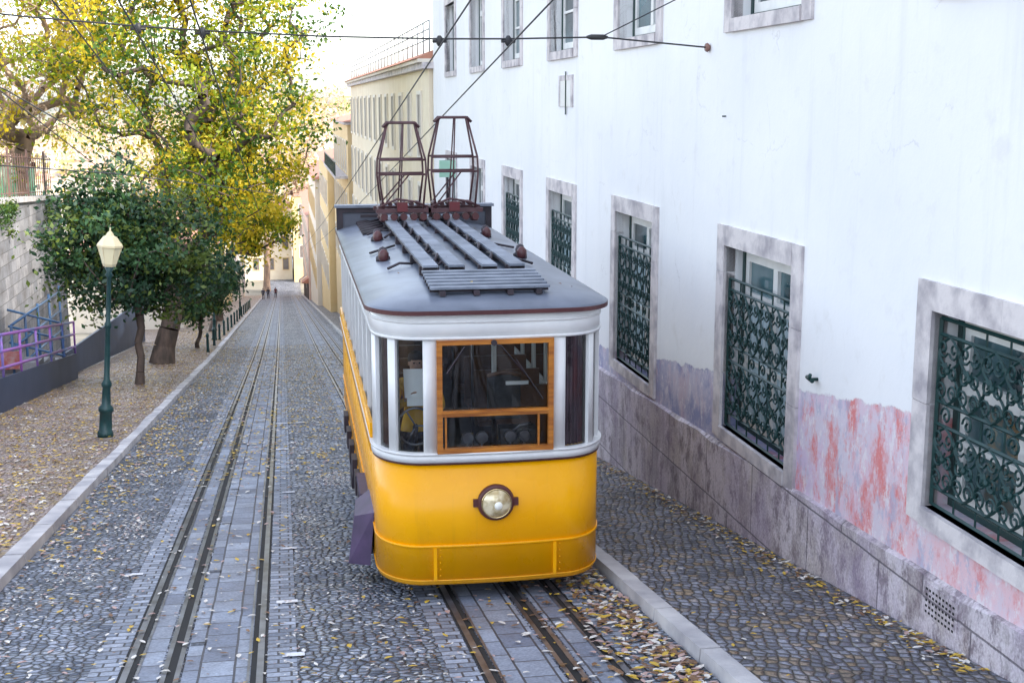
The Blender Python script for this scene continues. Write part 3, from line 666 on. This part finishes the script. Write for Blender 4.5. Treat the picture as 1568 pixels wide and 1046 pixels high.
roofm=M('roof_grey',(.18,.205,.26),(.085,.10,.135),scale=1.3,rough=.34,spec=.5,detail=10,lo=.36,hi=.66,bmp=.08,bscale=5)
roofl=M('roof_plank',(.25,.28,.34),(.12,.14,.18),scale=3,rough=.5,detail=8)
black=M('chassis_black',(.02,.017,.022),(.045,.03,.04),scale=4,rough=.55)
purple=M('purple_step',(.09,.055,.12),(.05,.035,.07),scale=3,rough=.55)
inter=M('interior_wood',(.16,.07,.03),(.09,.04,.02),rough=.5)
darkm=M('interior_dark',(.015,.015,.017),(.03,.026,.026),rough=.6)
YF,YR=12.88,21.8
def outline(hw,yf,yr,rx=.5,ry=.6,full=True):
    fl=max(hw-rx,.02); P=[]
    for i in range(9): P.append((CX-hw,yr-(yr-yf-ry)*i/8))
    for i in range(1,13):
        a=math.pi/2*(1-i/12); P.append((CX-fl-rx*math.sin(a),yf+ry-ry*math.cos(a)))
    for i in range(1,9): 
        t=-1+2*i/8; P.append((CX+fl*t,yf-.035*(1-t*t)))
    for i in range(1,13):
        a=math.pi/2*i/12; P.append((CX+fl+rx*math.sin(a),yf+ry-ry*math.cos(a)))
    for i in range(1,9): P.append((CX+hw,yf+ry+(yr-yf-ry)*i/8))
    return P
def offn(P,d):
    Q=[]
    for i in range(len(P)):
        a=P[max(i-1,0)]; c=P[min(i+1,len(P)-1)]; dx,dy=c[0]-a[0],c[1]-a[1]; L=math.hypot(dx,dy) or 1
        Q.append((P[i][0]+dy/L*d,P[i][1]-dx/L*d))
    return Q
BASE=outline(1.2,YF,YR)
def arclen(P):
    s=[0]
    for i in range(1,len(P)): s.append(s[-1]+math.hypot(P[i][0]-P[i-1][0],P[i][1]-P[i-1][1]))
    return s
S=arclen(BASE); C=S[-1]/2
def sub(s0,s1):
    out=[]
    def at(s):
        for i in range(1,len(S)):
            if s<=S[i]+1e-9:
                t=(s-S[i-1])/(S[i]-S[i-1]); return (BASE[i-1][0]+(BASE[i][0]-BASE[i-1][0])*t,BASE[i-1][1]+(BASE[i][1]-BASE[i-1][1])*t)
        return BASE[-1]
    out.append(at(s0)); out+= [BASE[i] for i in range(len(S)) if s0+1e-4<S[i]<s1-1e-4]; out.append(at(s1)); return out
def band(b,P,z0,z1,o0,o1,mat,smooth=True):
    A=offn(P,o0); D=offn(P,o1); n=len(P); base=len(b.v)
    for q in range(n): b.v+=[(A[q][0],A[q][1],z0),(D[q][0],D[q][1],z0),(D[q][0],D[q][1],z1),(A[q][0],A[q][1],z1)]
    for q in range(n-1):
        i=base+4*q
        for k in range(4): b.face((i+k,i+4+k,i+4+(k+1)%4,i+(k+1)%4),mat,smooth and k in(1,3))
    b.face((base,base+1,base+2,base+3),mat); i=base+4*(n-1); b.face((i+3,i+2,i+1,i),mat)
zb,zbelt,zs,zt,zh=-4.92,-3.60,-3.50,-2.33,-2.07
b=B()
band(b,BASE,-4.86,zbelt,-.04,.0,yel); band(b,BASE,zb,-4.86,-.05,-.012,yel)
b.box(CX-1.2,CX+1.2,YR-.04,YR,zb,zbelt,yel)
b.obj('lower_body',tr)
b=B()
band(b,BASE,-4.515,-4.485,0,.014,yel)
for dx in (-.63,.63):
    b.box(CX+dx-.018,CX+dx+.018,YF-.030,YF+.02,-4.87,-4.515,yel)
    for q in range(5): b.lathe([(.011,0),(.006,-.01)],(CX+dx+(.055),YF-.008,-4.82+q*.07),yel,6,'y')
band(b,BASE,-4.88,-4.862,0,.008,yel)
b.obj('body_mouldings',tr)
b=B()
band(b,BASE,zbelt-.025,zbelt,-.04,.022,maroon); band(b,BASE,zbelt,zs-.02,-.05,.03,wht); band(b,BASE,zs-.02,zs,-.05,.045,wht)
band(b,BASE,zt,zh,-.05,.012,wht); band(b,BASE,zh-.09,zh-.07,.0,.026,wht); band(b,BASE,zt,zt+.03,.0,.024,wht)
b.box(CX-1.2,CX+1.2,YR-.05,YR,zt,zh,wht); b.box(CX-1.2,CX+1.2,YR-.05,YR,zbelt,zs,wht)
pill=[(.60,.735),(1.03,1.13),(1.37,1.66)]
for a,c in pill:
    for sg in (-1,1):
        s0,s1=sorted((C+sg*a,C+sg*c)); band(b,sub(s0,s1),zs,zt,-.06,.01,wht)
s=2.45
while s<C-.05:
    for sg in (-1,1):
        s0,s1=sorted((C+sg*s,C+sg*(s+.11))); band(b,sub(s0,s1),zs,zt,-.05,.01,wht)
    s+=.86
for x in (CX-1.2,CX-.62,CX+.5,CX+1.08): b.box(x,x+.12,YR-.06,YR-.002,zs,zt,wht)
b.obj('window_pillars',tr)
b=B()
for sg in (-1,1):
    s0,s1=sorted((C+sg*1.7,C+sg*(C-.02))); band(b,sub(s0,s1),zbelt-.05,zs+.16,.0,.035,yel)
b.obj('side_waist',tr)
b=B()
P=offn(BASE,-.03)
for q in range(len(P)-1): b.poly([(P[q][0],P[q][1],zs),(P[q+1][0],P[q+1][1],zs),(P[q+1][0],P[q+1][1],zt),(P[q][0],P[q][1],zt)],tglass,True)
b.poly([(CX-1.2,YR-.03,zs),(CX+1.2,YR-.03,zs),(CX+1.2,YR-.03,zt),(CX-1.2,YR-.03,zt)],tglass)
b.obj('glazing',tr)
b=B(); y0,y1=YF-.075,YF-.01
b.box(CX-.6,CX-.545,y0,y1,zs,zt,wood); b.box(CX+.545,CX+.6,y0,y1,zs,zt,wood); b.box(CX-.545,CX+.545,y0,y1,zt-.05,zt,wood); b.box(CX-.545,CX+.545,y0,y1,zs,zs+.05,wood)
b.box(CX-.545,CX+.545,y0+.008,y1,-3.12,-3.06,wood); b.box(CX-.545,CX+.545,y0-.01,y0+.008,-3.085,-3.07,wood)
b.box(CX-.52,CX-.50,y0+.03,y1,zs+.05,-3.12,wood);b.box(CX+.44,CX+.46,y0+.03,y1,zs+.05,-3.12,wood)
b.obj('windscreen_frame',tr)
b=B(); b.tube([(CX-.05,y0-.02,zt-.03),(CX+.05,y0-.03,zt-.06),(CX+.35,y0-.03,zt-.42)],.008,black,5); b.tube([(CX+.2,y0-.035,zt-.2),(CX+.48,y0-.035,zt-.62)],.007,black,4)
b.tube([(CX-.5,y0-.02,zt-.33),(CX-.32,y0-.03,zt-.06)],.007,black,4); b.lathe([(.03,0),(.03,-.04)],(CX-.02,y0,zt-.03),black,8,'y'); b.obj('wiper',tr)
b=B(); b.lathe([(.19,0),(.195,-.03),(.185,-.06),(.16,-.075),(.155,-.04)],(CX,YF-.03,-4.04),maroon,28,'y')
for sg in (-1,1): b.box(CX+sg*.205-.03,CX+sg*.205+.03,YF-.07,YF-.03,-4.08,-4.0,maroon)
b.obj('headlight_ring',tr)
refl=M('headlight_reflector',(.92,.80,.55),(.45,.34,.16),scale=9,rough=.18,metal=.25,bmp=.5,bscale=12,detail=3,lo=.4,hi=.6)
b=B(); b.lathe([(.157,-.058),(.152,-.078),(.125,-.10),(.085,-.118),(.04,-.127),(.001,-.13)],(CX,YF-.03,-4.04),refl,28,'y'); b.obj('headlight_lens',tr)
b=B(); b.lathe([(.16,-.074),(.16,-.084),(.148,-.086),(.146,-.076)],(CX,YF-.03,-4.04),M('brass_rim',(.7,.55,.3),rough=.2,metal=1),28,'y')
b.lathe([(.045,-.122),(.04,-.134),(.001,-.138)],(CX+.012,YF-.03,-4.05),M('bulb',(.95,.93,.85),(.93,.9,.8),rough=.1),16,'y'); b.obj('headlight_bulb',tr)
# roof
b=B(); rings=[(-.085,0),(-.085,.045),(-.05,.065),(.05,.10),(.2,.135),(.45,.175),(.8,.215),(1.1,.23)]
n=None
for k,(o,h) in enumerate(rings):
    f=.5 if o<=0 else max(.5-.35*o,.06)
    hw=1.2-o; R=outline(hw,YF+o*1.0-.0,YR-o*.3,rx=min(f,hw-.03),ry=max(.6-.3*o,.1)); n=len(R)
    for p in R: b.v.append((p[0],p[1],zh+h))
    if k:
        for i in range(n-1): b.face(((k-1)*n+i,(k-1)*n+i+1,k*n+i+1,k*n+i),maroon if k==1 else roofm,k>1)
        b.face((k*n-1,(k-1)*n,k*n,k*n+n-1),roofm)
b.face([ (len(rings)-1)*n+i for i in range(n)],roofm)
b.face([i for i in range(n)][::-1],wht)
b.obj('roof',tr)
def rz(x): 
    o=1.2-abs(x-CX); return zh+np.interp(o,[q[0] for q in rings],[q[1] for q in rings])
b=B()
for x in (1.50,1.79,2.16,2.47):
    b.box(x-.085,x+.085,14.25,21.2,zh+.30,zh+.325,roofl); b.box(x-.085,x-.075,14.25,21.2,zh+.27,zh+.30,black); b.box(x+.075,x+.085,14.25,21.2,zh+.27,zh+.30,black)  # black strips under the plank edges paint in their shadow
    for y in np.arange(14.4,21.2,1.1): b.box(x-.11,x+.11,y,y+.06,zh+.2,zh+.297,black)
for i in range(6):
    y=13.12+i*.165; hw=.62; z=rz(CX+.3)-.03+ .012*i
    b.box(CX-hw,CX+hw,y,y+.11,z+.02,z+.045,roofl); b.box(CX-hw,CX+hw,y+.1,y+.112,z-.02,z+.02,black)
for x in (-.5,-.15,.2,.5): b.box(CX+x-.03,CX+x+.03,13.08,14.1,zh+.15,zh+.2,black)
b.obj('roof_boards',tr)
b=B()
for (x,y) in ((1.12,16.3),(1.2,18.6),(2.86,16.3),(2.8,18.9)):
    z=rz(x); b.lathe([(.09,-.02),(.09,.04),(.06,.06),(.06,.10),(.045,.15),(.001,.17)],(x,y,z),black,12); b.lathe([(.05,0),(.065,.03),(.065,.10),(.03,.14),(.001,.15)],(x,y-.12,z),maroon,10)
def cable(pts,r=.016): b.tube([(x,y,(rz(x)+dz)) for x,y,dz in pts],r,black,6)
for k in range(5):
    y=14.9+k*1.2; x0=random.choice((1.3,1.65,1.95,2.3)); cable([(x0,y,.03),(x0+.12,y+.15,.09),(x0+.25,y+.1,.03)]);
cable([(1.1,15.2,.03),(1.25,15.35,.05),(1.4,15.3,.03)]); cable([(1.1,19.3,.03),(1.3,19.5,.05),(1.45,19.4,.03)]); cable([(2.6,15.2,.03),(2.72,15.4,.05),(2.85,15.35,.03)])
cable([(1.0,17,.03),(1.35,17.4,.03)]); cable([(2.6,17.6,.03),(2.95,17.3,.03)])
for y in np.arange(19.6,21.6,.35):
    cable([(1.05,y,.02),(1.4,y+.1,.04)],.03)
for y in np.arange(15,20.5,1.05):
    b.tube([(1.62,y,zh+.26),(1.68,y+.2,zh+.34),(1.66,y+.5,zh+.3)],.018,black,5); b.tube([(2.28,y,zh+.26),(2.33,y+.25,zh+.34),(2.33,y+.6,zh+.3)],.018,black,5)
for i in range(40):
    y=random.uniform(13.2,21); x=random.uniform(1,3); z=rz(x)+.012; s_=random.uniform(.015,.03); a=random.uniform(0,6)
    b.poly([(x-s_*math.cos(a),y-s_*math.sin(a),z),(x+s_*.5*math.sin(a),y-s_*.5*math.cos(a),z+.01),(x+s_*math.cos(a),y+s_*math.sin(a),z+.01),(x-s_*.5*math.sin(a),y+s_*.5*math.cos(a),z+.004)],random.choice(lf))
b.obj('roof_fittings',tr)
b=B(); y=21.35
b.box(CX-1.27,CX+1.27,y,y+.12,zh+.34,zh+.42,black); b.box(CX-1.3,CX+1.3,y-.05,y+.2,zh+.42,zh+.46,roofl)
b.box(CX-1.27,CX-1.17,y,y+.12,zh+.02,zh+.34,black); b.box(CX+1.17,CX+1.27,y,y+.12,zh+.02,zh+.34,black)
b.box(CX-.9,CX+1.0,y-.3,y-.2,zh+.28,zh+.33,black)
b.box(CX-1.17,CX+1.17,y+.03,y+.06,zh+.1,zh+.34,M('roof_end_board',(.1,.11,.14),rough=.6)); b.obj('roof_end_frame',tr)  # dark grey board across the roof end frame
panm=M('pantograph_iron',(.06,.022,.026),(.10,.045,.05),scale=6,rough=.5)
for (x,z1,hw1) in ((1.70,-.30,.215),(2.50,-.22,.22)):
    b=B(); zb_=zh+.5; y=20.3; R=.017
    for yy in (y-.32,y+.32):
        b.box(x-.42,x+.42,yy-.03,yy+.03,zb_-.06,zb_,panm)
        for sg in (-1,1):
            yt=y+(yy-y)*.25; ym=y+(yy-y)*.8
            b.tube([(x+sg*.30,yy,zb_),(x+sg*.36,ym,(zb_+z1)/2-.15),(x+sg*.35,ym,(zb_+z1)/2+.1),(x+sg*hw1,yt,z1)],R,panm,6)
        b.tube([(x-.35,ym,(zb_+z1)/2+.1),(x+.35,ym,(zb_+z1)/2+.1)],R,panm,6); b.tube([(x-.36,ym,(zb_+z1)/2-.12),(x+.36,ym,(zb_+z1)/2-.12)],R,panm,6)
        b.tube([(x-.04,ym,zb_),(x+.03,yt,z1)],.012,panm,5)
        b.tube([(x-.30,yy,zb_+.05),(x+.1,ym,(zb_+z1)/2-.12)],.012,panm,5)
    for sg in (-1,1): 
        b.tube([(x+sg*.36,y-.32,zb_),(x+sg*.36,y+.32,zb_)],.025,panm,6)
        b.lathe([(.05,0),(.07,.03),(.05,.06),(.07,.09),(.04,.13)],(x+sg*.3,y-.25,zb_-.2),panm,8)
        b.lathe([(.05,0),(.07,.03),(.05,.06),(.07,.09),(.04,.13)],(x+sg*.3,y+.25,zb_-.2),panm,8)
    for yy in (y-.1,y+.1):
        b.tube([(x-hw1-.06,yy,z1-.05),(x-hw1,yy,z1+.02),(x+hw1,yy,z1+.02),(x+hw1+.06,yy,z1-.05)],.024,panm,6)
    for q in range(6): b.tube([(x-.3+q*.11,y-.2,zb_+.06),(x-.3+q*.11,y+.2,zb_+.06)],.035,panm,6)
    for q in range(5): b.lathe([(.055,-.06),(.055,.06)],(x-.3+q*.15,y-.35,zb_-.12),maroon,8,'y')
    b.tube([(x-.38,y-.3,zb_+.02),(x-.1,y-.35,zb_+.15),(x+.2,y-.3,zb_+.1),(x+.38,y-.3,zb_+.02)],.02,panm,6)
    b.box(x-.1,x+.06,y-.38,y-.3,zb_-.04,zb_+.10,M('red_box',(.14,.02,.025),(.1,.02,.02)))
    b.obj('pantograph',tr)
b=B(); b.box(2.36,2.62,20.9,20.93,-1.15,-.88,M('green_sign',(.4,.72,.5),(.45,.75,.6),rough=.5)); b.tube([(2.49,20.95,-1.75),(2.49,20.95,-.9)],.02,black,5); b.obj('green_plate',tr)
# chassis wedge
b=B()
for x in (CX-1.02,CX+.92):
    b.hexa([(x,13.6,gz(13.6)+.22),(x+.1,13.6,gz(13.6)+.22),(x+.1,21.6,gz(21.6)+.3),(x,21.6,gz(21.6)+.3),(x,13.6,gz(13.6)+.36),(x+.1,13.6,gz(13.6)+.36),(x+.1,21.6,gz(21.6)+.55),(x,21.6,gz(21.6)+.55)],black)
    for y in np.arange(14.2,21.6,.9): b.box(x+.01,x+.09,y,y+.1,gz(y)+.3,zb+.1,black)
    for y in (15.4,17.2,19.0): b.box(x-.04,x+.14,y,y+.5,max(gz(y)+.35,zb-.4),zb+.05,black)
for y in (15.2,20.2):
    for x in (1.52,2.68): b.lathe([(.2,-.05),(.34,-.05),(.34,.0),(.30,.02),(.30,.05),(.1,.06)],(x,y,gz(y)+.32),steel,20,'x')
    b.tube([(1.0,y,gz(y)+.32),(3.0,y,gz(y)+.32)],.06,black,8)
    b.box(.82,1.12,y-.25,y+.25,gz(y)+.15,gz(y)+.55,black)
    for k in range(4): b.lathe([(.06,0),(.06,.05),(.04,.06),(.06,.07),(.06,.12)],(.86,y-.25+k*.16,gz(y)+.55),black,8)
b.box(CX-.9,CX+.9,13.4,21.6,zb+.02,zb+.14,black)
b.obj('chassis',tr)
b=B(); x=CX-1.2
b.hexa([(x-.28,14.05,-5.05),(x-.05,13.8,-5.0),(x-.02,14.6,-5.1),(x-.24,14.6,-5.12),(x-.20,14.1,-4.52),(x-.0,13.75,-4.38),(x-.0,14.65,-4.38),(x-.16,14.65,-4.5)],purple)
b.box(x-.1,x+.0,14.7,15.6,-4.55,-4.45,purple)
for y in (15.8,16.6,17.4,18.2,19,20): b.box(x-.07,x-.003,y,y+.35,-5.05,-4.78,black)
b.obj('side_step',tr)
# interior
b=B(); b.box(CX-1.14,CX+1.14,13.5,YR-.1,-4.45,-4.38,darkm)
b.box(CX-.6,CX+.6,13.05,13.5,-4.45,-4.38,darkm)
b.box(CX-.45,CX+.35,13.1,13.35,-4.38,-3.62,inter); b.box(CX+.1,CX+.5,13.15,13.35,-3.62,-3.35,darkm)
b.box(CX-1.14,CX-.35,15.0,15.06,-4.38,-3.3,inter); b.box(CX+.3,CX+1.14,15.0,15.06,-4.38,-3.3,inter)
for x in (-.35,.3,-1.14,1.08): b.box(CX+x,CX+x+.05,15.0,15.06,-4.38,zt+.15,inter if abs(x)>.9 else wht)
b.box(CX-1.14,CX+1.14,15.0,15.06,zt-.08,zt+.15,inter)
for y in np.arange(15.8,21,.95):
    for x0,x1 in ((-1.1,-.25),(.25,1.1)):
        b.box(CX+x0,CX+x1,y,y+.42,-3.98,-3.92,inter); b.box(CX+x0,CX+x1,y+.42,y+.47,-3.98,-3.35,inter)
for y in (16,18,20): b.tube([(CX-.2,y,-4.38),(CX-.2,y,zt+.2)],.02,steel,6); b.tube([(CX+.2,y,-4.38),(CX+.2,y,zt+.2)],.02,steel,6)
b.box(CX+.12,CX+.5,14.2,14.24,-3.5,-3.0,darkm); b.tube([(CX+.12,14.2,-3.0),(CX+.31,14.18,-2.95),(CX+.5,14.2,-3.0)],.025,inter,6)
b.box(CX+.25,CX+.5,13.7,13.72,-3.0,-2.96,wht)
b.box(CX-1.14,CX+1.14,21.2,21.25,-4.4,-3.2,inter)
b.box(CX-1.1,CX+1.1,13.3,21.6,zh-.02,zh-.003,darkm)
b.obj('interior',tr)
b=B()
b.tube([(1.22+.19*math.cos(t*math.pi/10),13.22+.03*math.sin(t*math.pi/10),-3.30+.19*math.sin(t*math.pi/10)) for t in range(21)],.014,steel,6,False)
for k in range(3): t=k*2.1; b.tube([(1.22,13.24,-3.3),(1.22+.19*math.cos(t),13.22,-3.3+.19*math.sin(t))],.01,steel,5)
b.tube([(1.22,13.24,-3.3),(1.22,13.4,-3.5),(1.22,13.4,-4.38)],.03,black,6)
for x in (1.75,1.9,2.2,2.35): b.lathe([(.06,-.03),(.07,0),(.05,.02)],(x,13.12,-3.42),steel,10,'y'); b.tube([(x,13.14,-3.62),(x,13.12,-3.42)],.015,steel,5)
b.tube([(2.1,13.2,-3.5),(2.3,13.1,-3.3),(2.42,13.1,-3.28)],.014,steel,5); b.obj('hand_wheel_controls',tr)
cm=M('cab_curtain',(.17,.10,.13),(.06,.035,.05),scale=5,rough=.9,stretch=(12,12,.3))
for sg in (-1,1):
    b=B(); P=sub(C+.74,C+1.5) if sg>0 else sub(C-1.45,C-1.12); 
    pts=[]; 
    for i in range(60):
        t=i/59*(len(P)-1); k=min(int(t),len(P)-2); f=t-k; pts.append((P[k][0]*(1-f)+P[k+1][0]*f,P[k][1]*(1-f)+P[k+1][1]*f))
    A_,B_=offn(pts,-.10),offn(pts,-.07)
    Q=[A_[i] if i%4<2 else B_[i] for i in range(60)]
    for i in range(59): b.poly([(Q[i][0],Q[i][1],zs),(Q[i+1][0],Q[i+1][1],zs),(Q[i+1][0],Q[i+1][1],zt),(Q[i][0],Q[i][1],zt)],cm,True)
    b.obj('cab_curtain',tr)

# ---------------------------------------------------------------- people
def person(name,loc,rotz,jacket,pants,hairc,arms='down',stride=.0):
    e=root(name,loc); 
    m,nt,p=newmat(name+'_clothes'); v=objcoord(nt); s=nt.nodes.new('ShaderNodeSeparateXYZ'); nt.links.new(v,s.inputs[0])
    f=ramp(nt,mathn(nt,'MULTIPLY',s.outputs[2],.5),[(.045,(.02,.015,.015)),(.046,pants),(.455,pants),(.456,jacket)]); f.node.color_ramp.interpolation='CONSTANT'
    nt.links.new(f,p.inputs['Base Color']); p.inputs['Roughness'].default_value=.8
    nt.links.new(bump(nt,noise(nt,v,14,3),.4,.02),p.inputs['Normal'])
    skin=M('skin',(.55,.33,.24),(.5,.28,.2),scale=6,rough=.55); hm=M(name+'_hair',hairc,rough=.7)
    st=stride
    V=[(0,0,.96),(0,0,1.12),(0,.01,1.3),(0,.01,1.43),(0,0,1.50)]; R=[.15,.13,.16,.13,.06]; E=[(0,1),(1,2),(2,3),(3,4)]
    def add(pt,r,p_): V.append(pt); R.append(r); E.append((p_,len(V)-1)); return len(V)-1
    for sg in (-1,1):
        h=add((sg*.10,0,.88),.105,0); k=add((sg*.11,-.03-sg*st*.4,.5),.065,h); a=add((sg*.11,.02-sg*st,.11),.045,k); t=add((sg*.13,-.15-sg*st,.05),.038,a)
        s_=add((sg*.19,.01,1.42),.075,3)
        if arms=='down': el=add((sg*.25,.03,1.13),.052,s_); w=add((sg*.26,-.05,.89),.036,el)
        else: el=add((sg*.26,-.06,1.17),.06,s_); w=add((sg*.12,-.33,1.32 if sg<0 else 1.2),.038,el)
        hw=Vector(V[w])
        hv=[tuple(hw)];hr=[.026];he=[]
        d=Vector((0,-.02,-1)).normalized() if arms=='down' else Vector((-sg*.3,-.6,.6)).normalized(); side=Vector((0,1,0)) if arms=='down' else Vector((.8,-.3,.3)).normalized()
        pm=hw+d*.06; hv.append(tuple(pm)); hr.append(.030); he.append((0,1))
        for q,L in ((-1.5,.065),(-.5,.078),(.5,.074),(1.5,.058)):
            b0=pm+d*.03+side*q*.017; b1=b0+d*L*.55; b2=b1+d*L*.4+Vector((-sg*.012,-.012,0))
            i=len(hv); hv+= [tuple(b0),tuple(b1),tuple(b2)]; hr+=[.009,.008,.007]; he+=[(1,i),(i,i+1),(i+1,i+2)]
        i=len(hv); hv+=[tuple(hw+d*.03-side*.032),tuple(hw+d*.07-side*.045)]; hr+=[.011,.009]; he+=[(0,i),(i,i+1)]
        skinobj('hand',hv,he,hr,skin,e,1)
    skinobj('body',V,E,R,m,e,2)
    skinobj('neck',[(0,0,1.46),(0,-.01,1.56)],[(0,1)],[.055,.052],skin,e,1)
    b=B()
    rings_=[(.0,-.005,-.115),(.045,-.02,-.108),(.06,-.018,-.08),(.068,-.008,-.04),(.075,0,.0),(.078,.004,.04),(.07,.006,.08),(.045,.004,.108),(.0,0,.118)]
    n=16
    for r,oy,h in rings_:
        for k in range(n):
            t=2*math.pi*k/n; b.v.append((r*math.cos(t),oy+r*1.22*math.sin(t),1.645+h))
    for i in range(len(rings_)-1):
        for k in range(n): b.face((i*n+k,i*n+(k+1)%n,(i+1)*n+(k+1)%n,(i+1)*n+k),skin,True)
    b.tube([(0,-.085,1.665),(0,-.113,1.625),(0,-.09,1.615)],[.008,.015,.01],skin,6)
    for sg in (-1,1):
        b.lathe([(.001,-.008),(.022,-.005),(.022,.005),(.001,.008)],(sg*.078,.005,1.64),skin,8,'x')
        b.lathe([(.001,-.004),(.010,0),(.001,.004)],(sg*.03,-.088,1.66),M('eye',(.03,.02,.02)),8,'y')
    b.tube([(-.022,-.096,1.588),(.022,-.096,1.588)],.005,M('lips',(.4,.15,.13)),5)
    b.obj('head',e)
    b=B(); hr_=[(.084,0.02,.02),(.088,.012,.06),(.078,.012,.095),(.05,.008,.122),(.0,.0,.132)]
    for r,oy,h in hr_:
        for k in range(n):
            t=2*math.pi*k/n; b.v.append((r*math.cos(t),oy+r*1.2*math.sin(t),1.645+h-(.05 if math.sin(t)>.2 and h<.04 else 0)))
    for i in range(len(hr_)-1):
        for k in range(n): b.face((i*n+k,i*n+(k+1)%n,(i+1)*n+(k+1)%n,(i+1)*n+k),hm,True)
    b.obj('hair',e)
    for o in e.children: o.matrix_parent_inverse=Matrix.Identity(4)
    e.rotation_euler=(0,0,rotz); return e
def skinobj(name,V,E,R,mat,parent,lv):
    me=bpy.data.meshes.new(name); me.from_pydata([tuple(v) for v in V],E,[]); me.materials.append(mat)
    o=bpy.data.objects.new(name,me); scene.collection.objects.link(o); o.parent=parent
    bpy.context.view_layer.objects.active=o
    md=o.modifiers.new('skin','SKIN'); md.use_smooth_shade=True
    sv=me.skin_vertices[0].data
    for i,r in enumerate(R): sv[i].radius=(r,r*(.8 if name=='body' and i<4 else 1)); sv[i].use_root=(i==0)
    s=o.modifiers.new('sub','SUBSURF'); s.levels=lv; s.render_levels=lv
    return o
d=person('tram_driver',(1.27,13.66,-4.36),0,(.9,.5,.03),(.03,.03,.05),(.05,.035,.03),'hold')
b=B(); b.poly([(-.16,-.42,1.36),(.04,-.44,1.36),(.03,-.40,1.66),(-.17,-.38,1.66)],M('paper',(.85,.85,.85),(.8,.8,.8))); b.poly([(-.14,-.45,1.28),(.1,-.46,1.28),(.09,-.46,1.36),(-.14,-.45,1.37)],M('paper',(.8,.8,.8)))
o=b.obj('paper_sheet'); o.parent=d
for (x,y,c,sd) in ((-2.3,206,(.02,.02,.03),.15),(-1.2,214,(.12,.03,.03),-.15),(-3.0,200,(.05,.05,.08),.1)):
    pp=person('pedestrian',(x,y,gz(y)+.02),3.14,c,(.03,.03,.05),(.03,.02,.02),'down',sd); ENV.append(pp)

R=Matrix.Translation((0,12,0))@Matrix.Rotation(.008,4,'Z')@Matrix.Translation((0,-12,0))
bpy.context.view_layer.update()
for o in ENV: o.matrix_world=R@o.matrix_world

# ---------------------------------------------------------------- camera & light
cam=bpy.data.cameras.new('camera'); co=bpy.data.objects.new('camera',cam); scene.collection.objects.link(co)
th=math.atan(.1815); ph=math.radians(9.60)
f=Vector((math.sin(ph)*math.cos(th),math.cos(ph)*math.cos(th),-math.sin(th)))
co.rotation_euler=f.to_track_quat('-Z','Y').to_euler(); co.location=(0,0,0)
cam.sensor_width=36; cam.lens=2000/1568*36; cam.clip_end=6000; cam.clip_start=.1
scene.camera=co
w=bpy.data.worlds.new('World'); scene.world=w; w.use_nodes=True; nt=w.node_tree
sky=nt.nodes.new('ShaderNodeTexSky'); sky.sky_type='NISHITA'; sky.sun_disc=False
el=math.radians(40); sv=Vector((.84,-.54,0)).normalized()
az=math.atan2(sv.x,sv.y)
sky.sun_elevation=el; sky.sun_rotation=az; sky.dust_density=2; sky.air_density=1; sky.ozone_density=1
hs=nt.nodes.new('ShaderNodeHueSaturation'); hs.inputs['Saturation'].default_value=.55; nt.links.new(sky.outputs[0],hs.inputs['Color'])
bg=nt.nodes['Background']; bg.inputs['Strength'].default_value=.69; nt.links.new(hs.outputs[0],bg.inputs[0])
sl=bpy.data.lights.new('sun','SUN'); sl.energy=5; sl.angle=math.radians(.5); sl.color=(1,.92,.78)
so=bpy.data.objects.new('sun',sl); scene.collection.objects.link(so)
d=Vector((sv.x*math.cos(el),sv.y*math.cos(el),math.sin(el))); so.rotation_euler=d.to_track_quat('Z','Y').to_euler(); so.location=(30,-20,40)
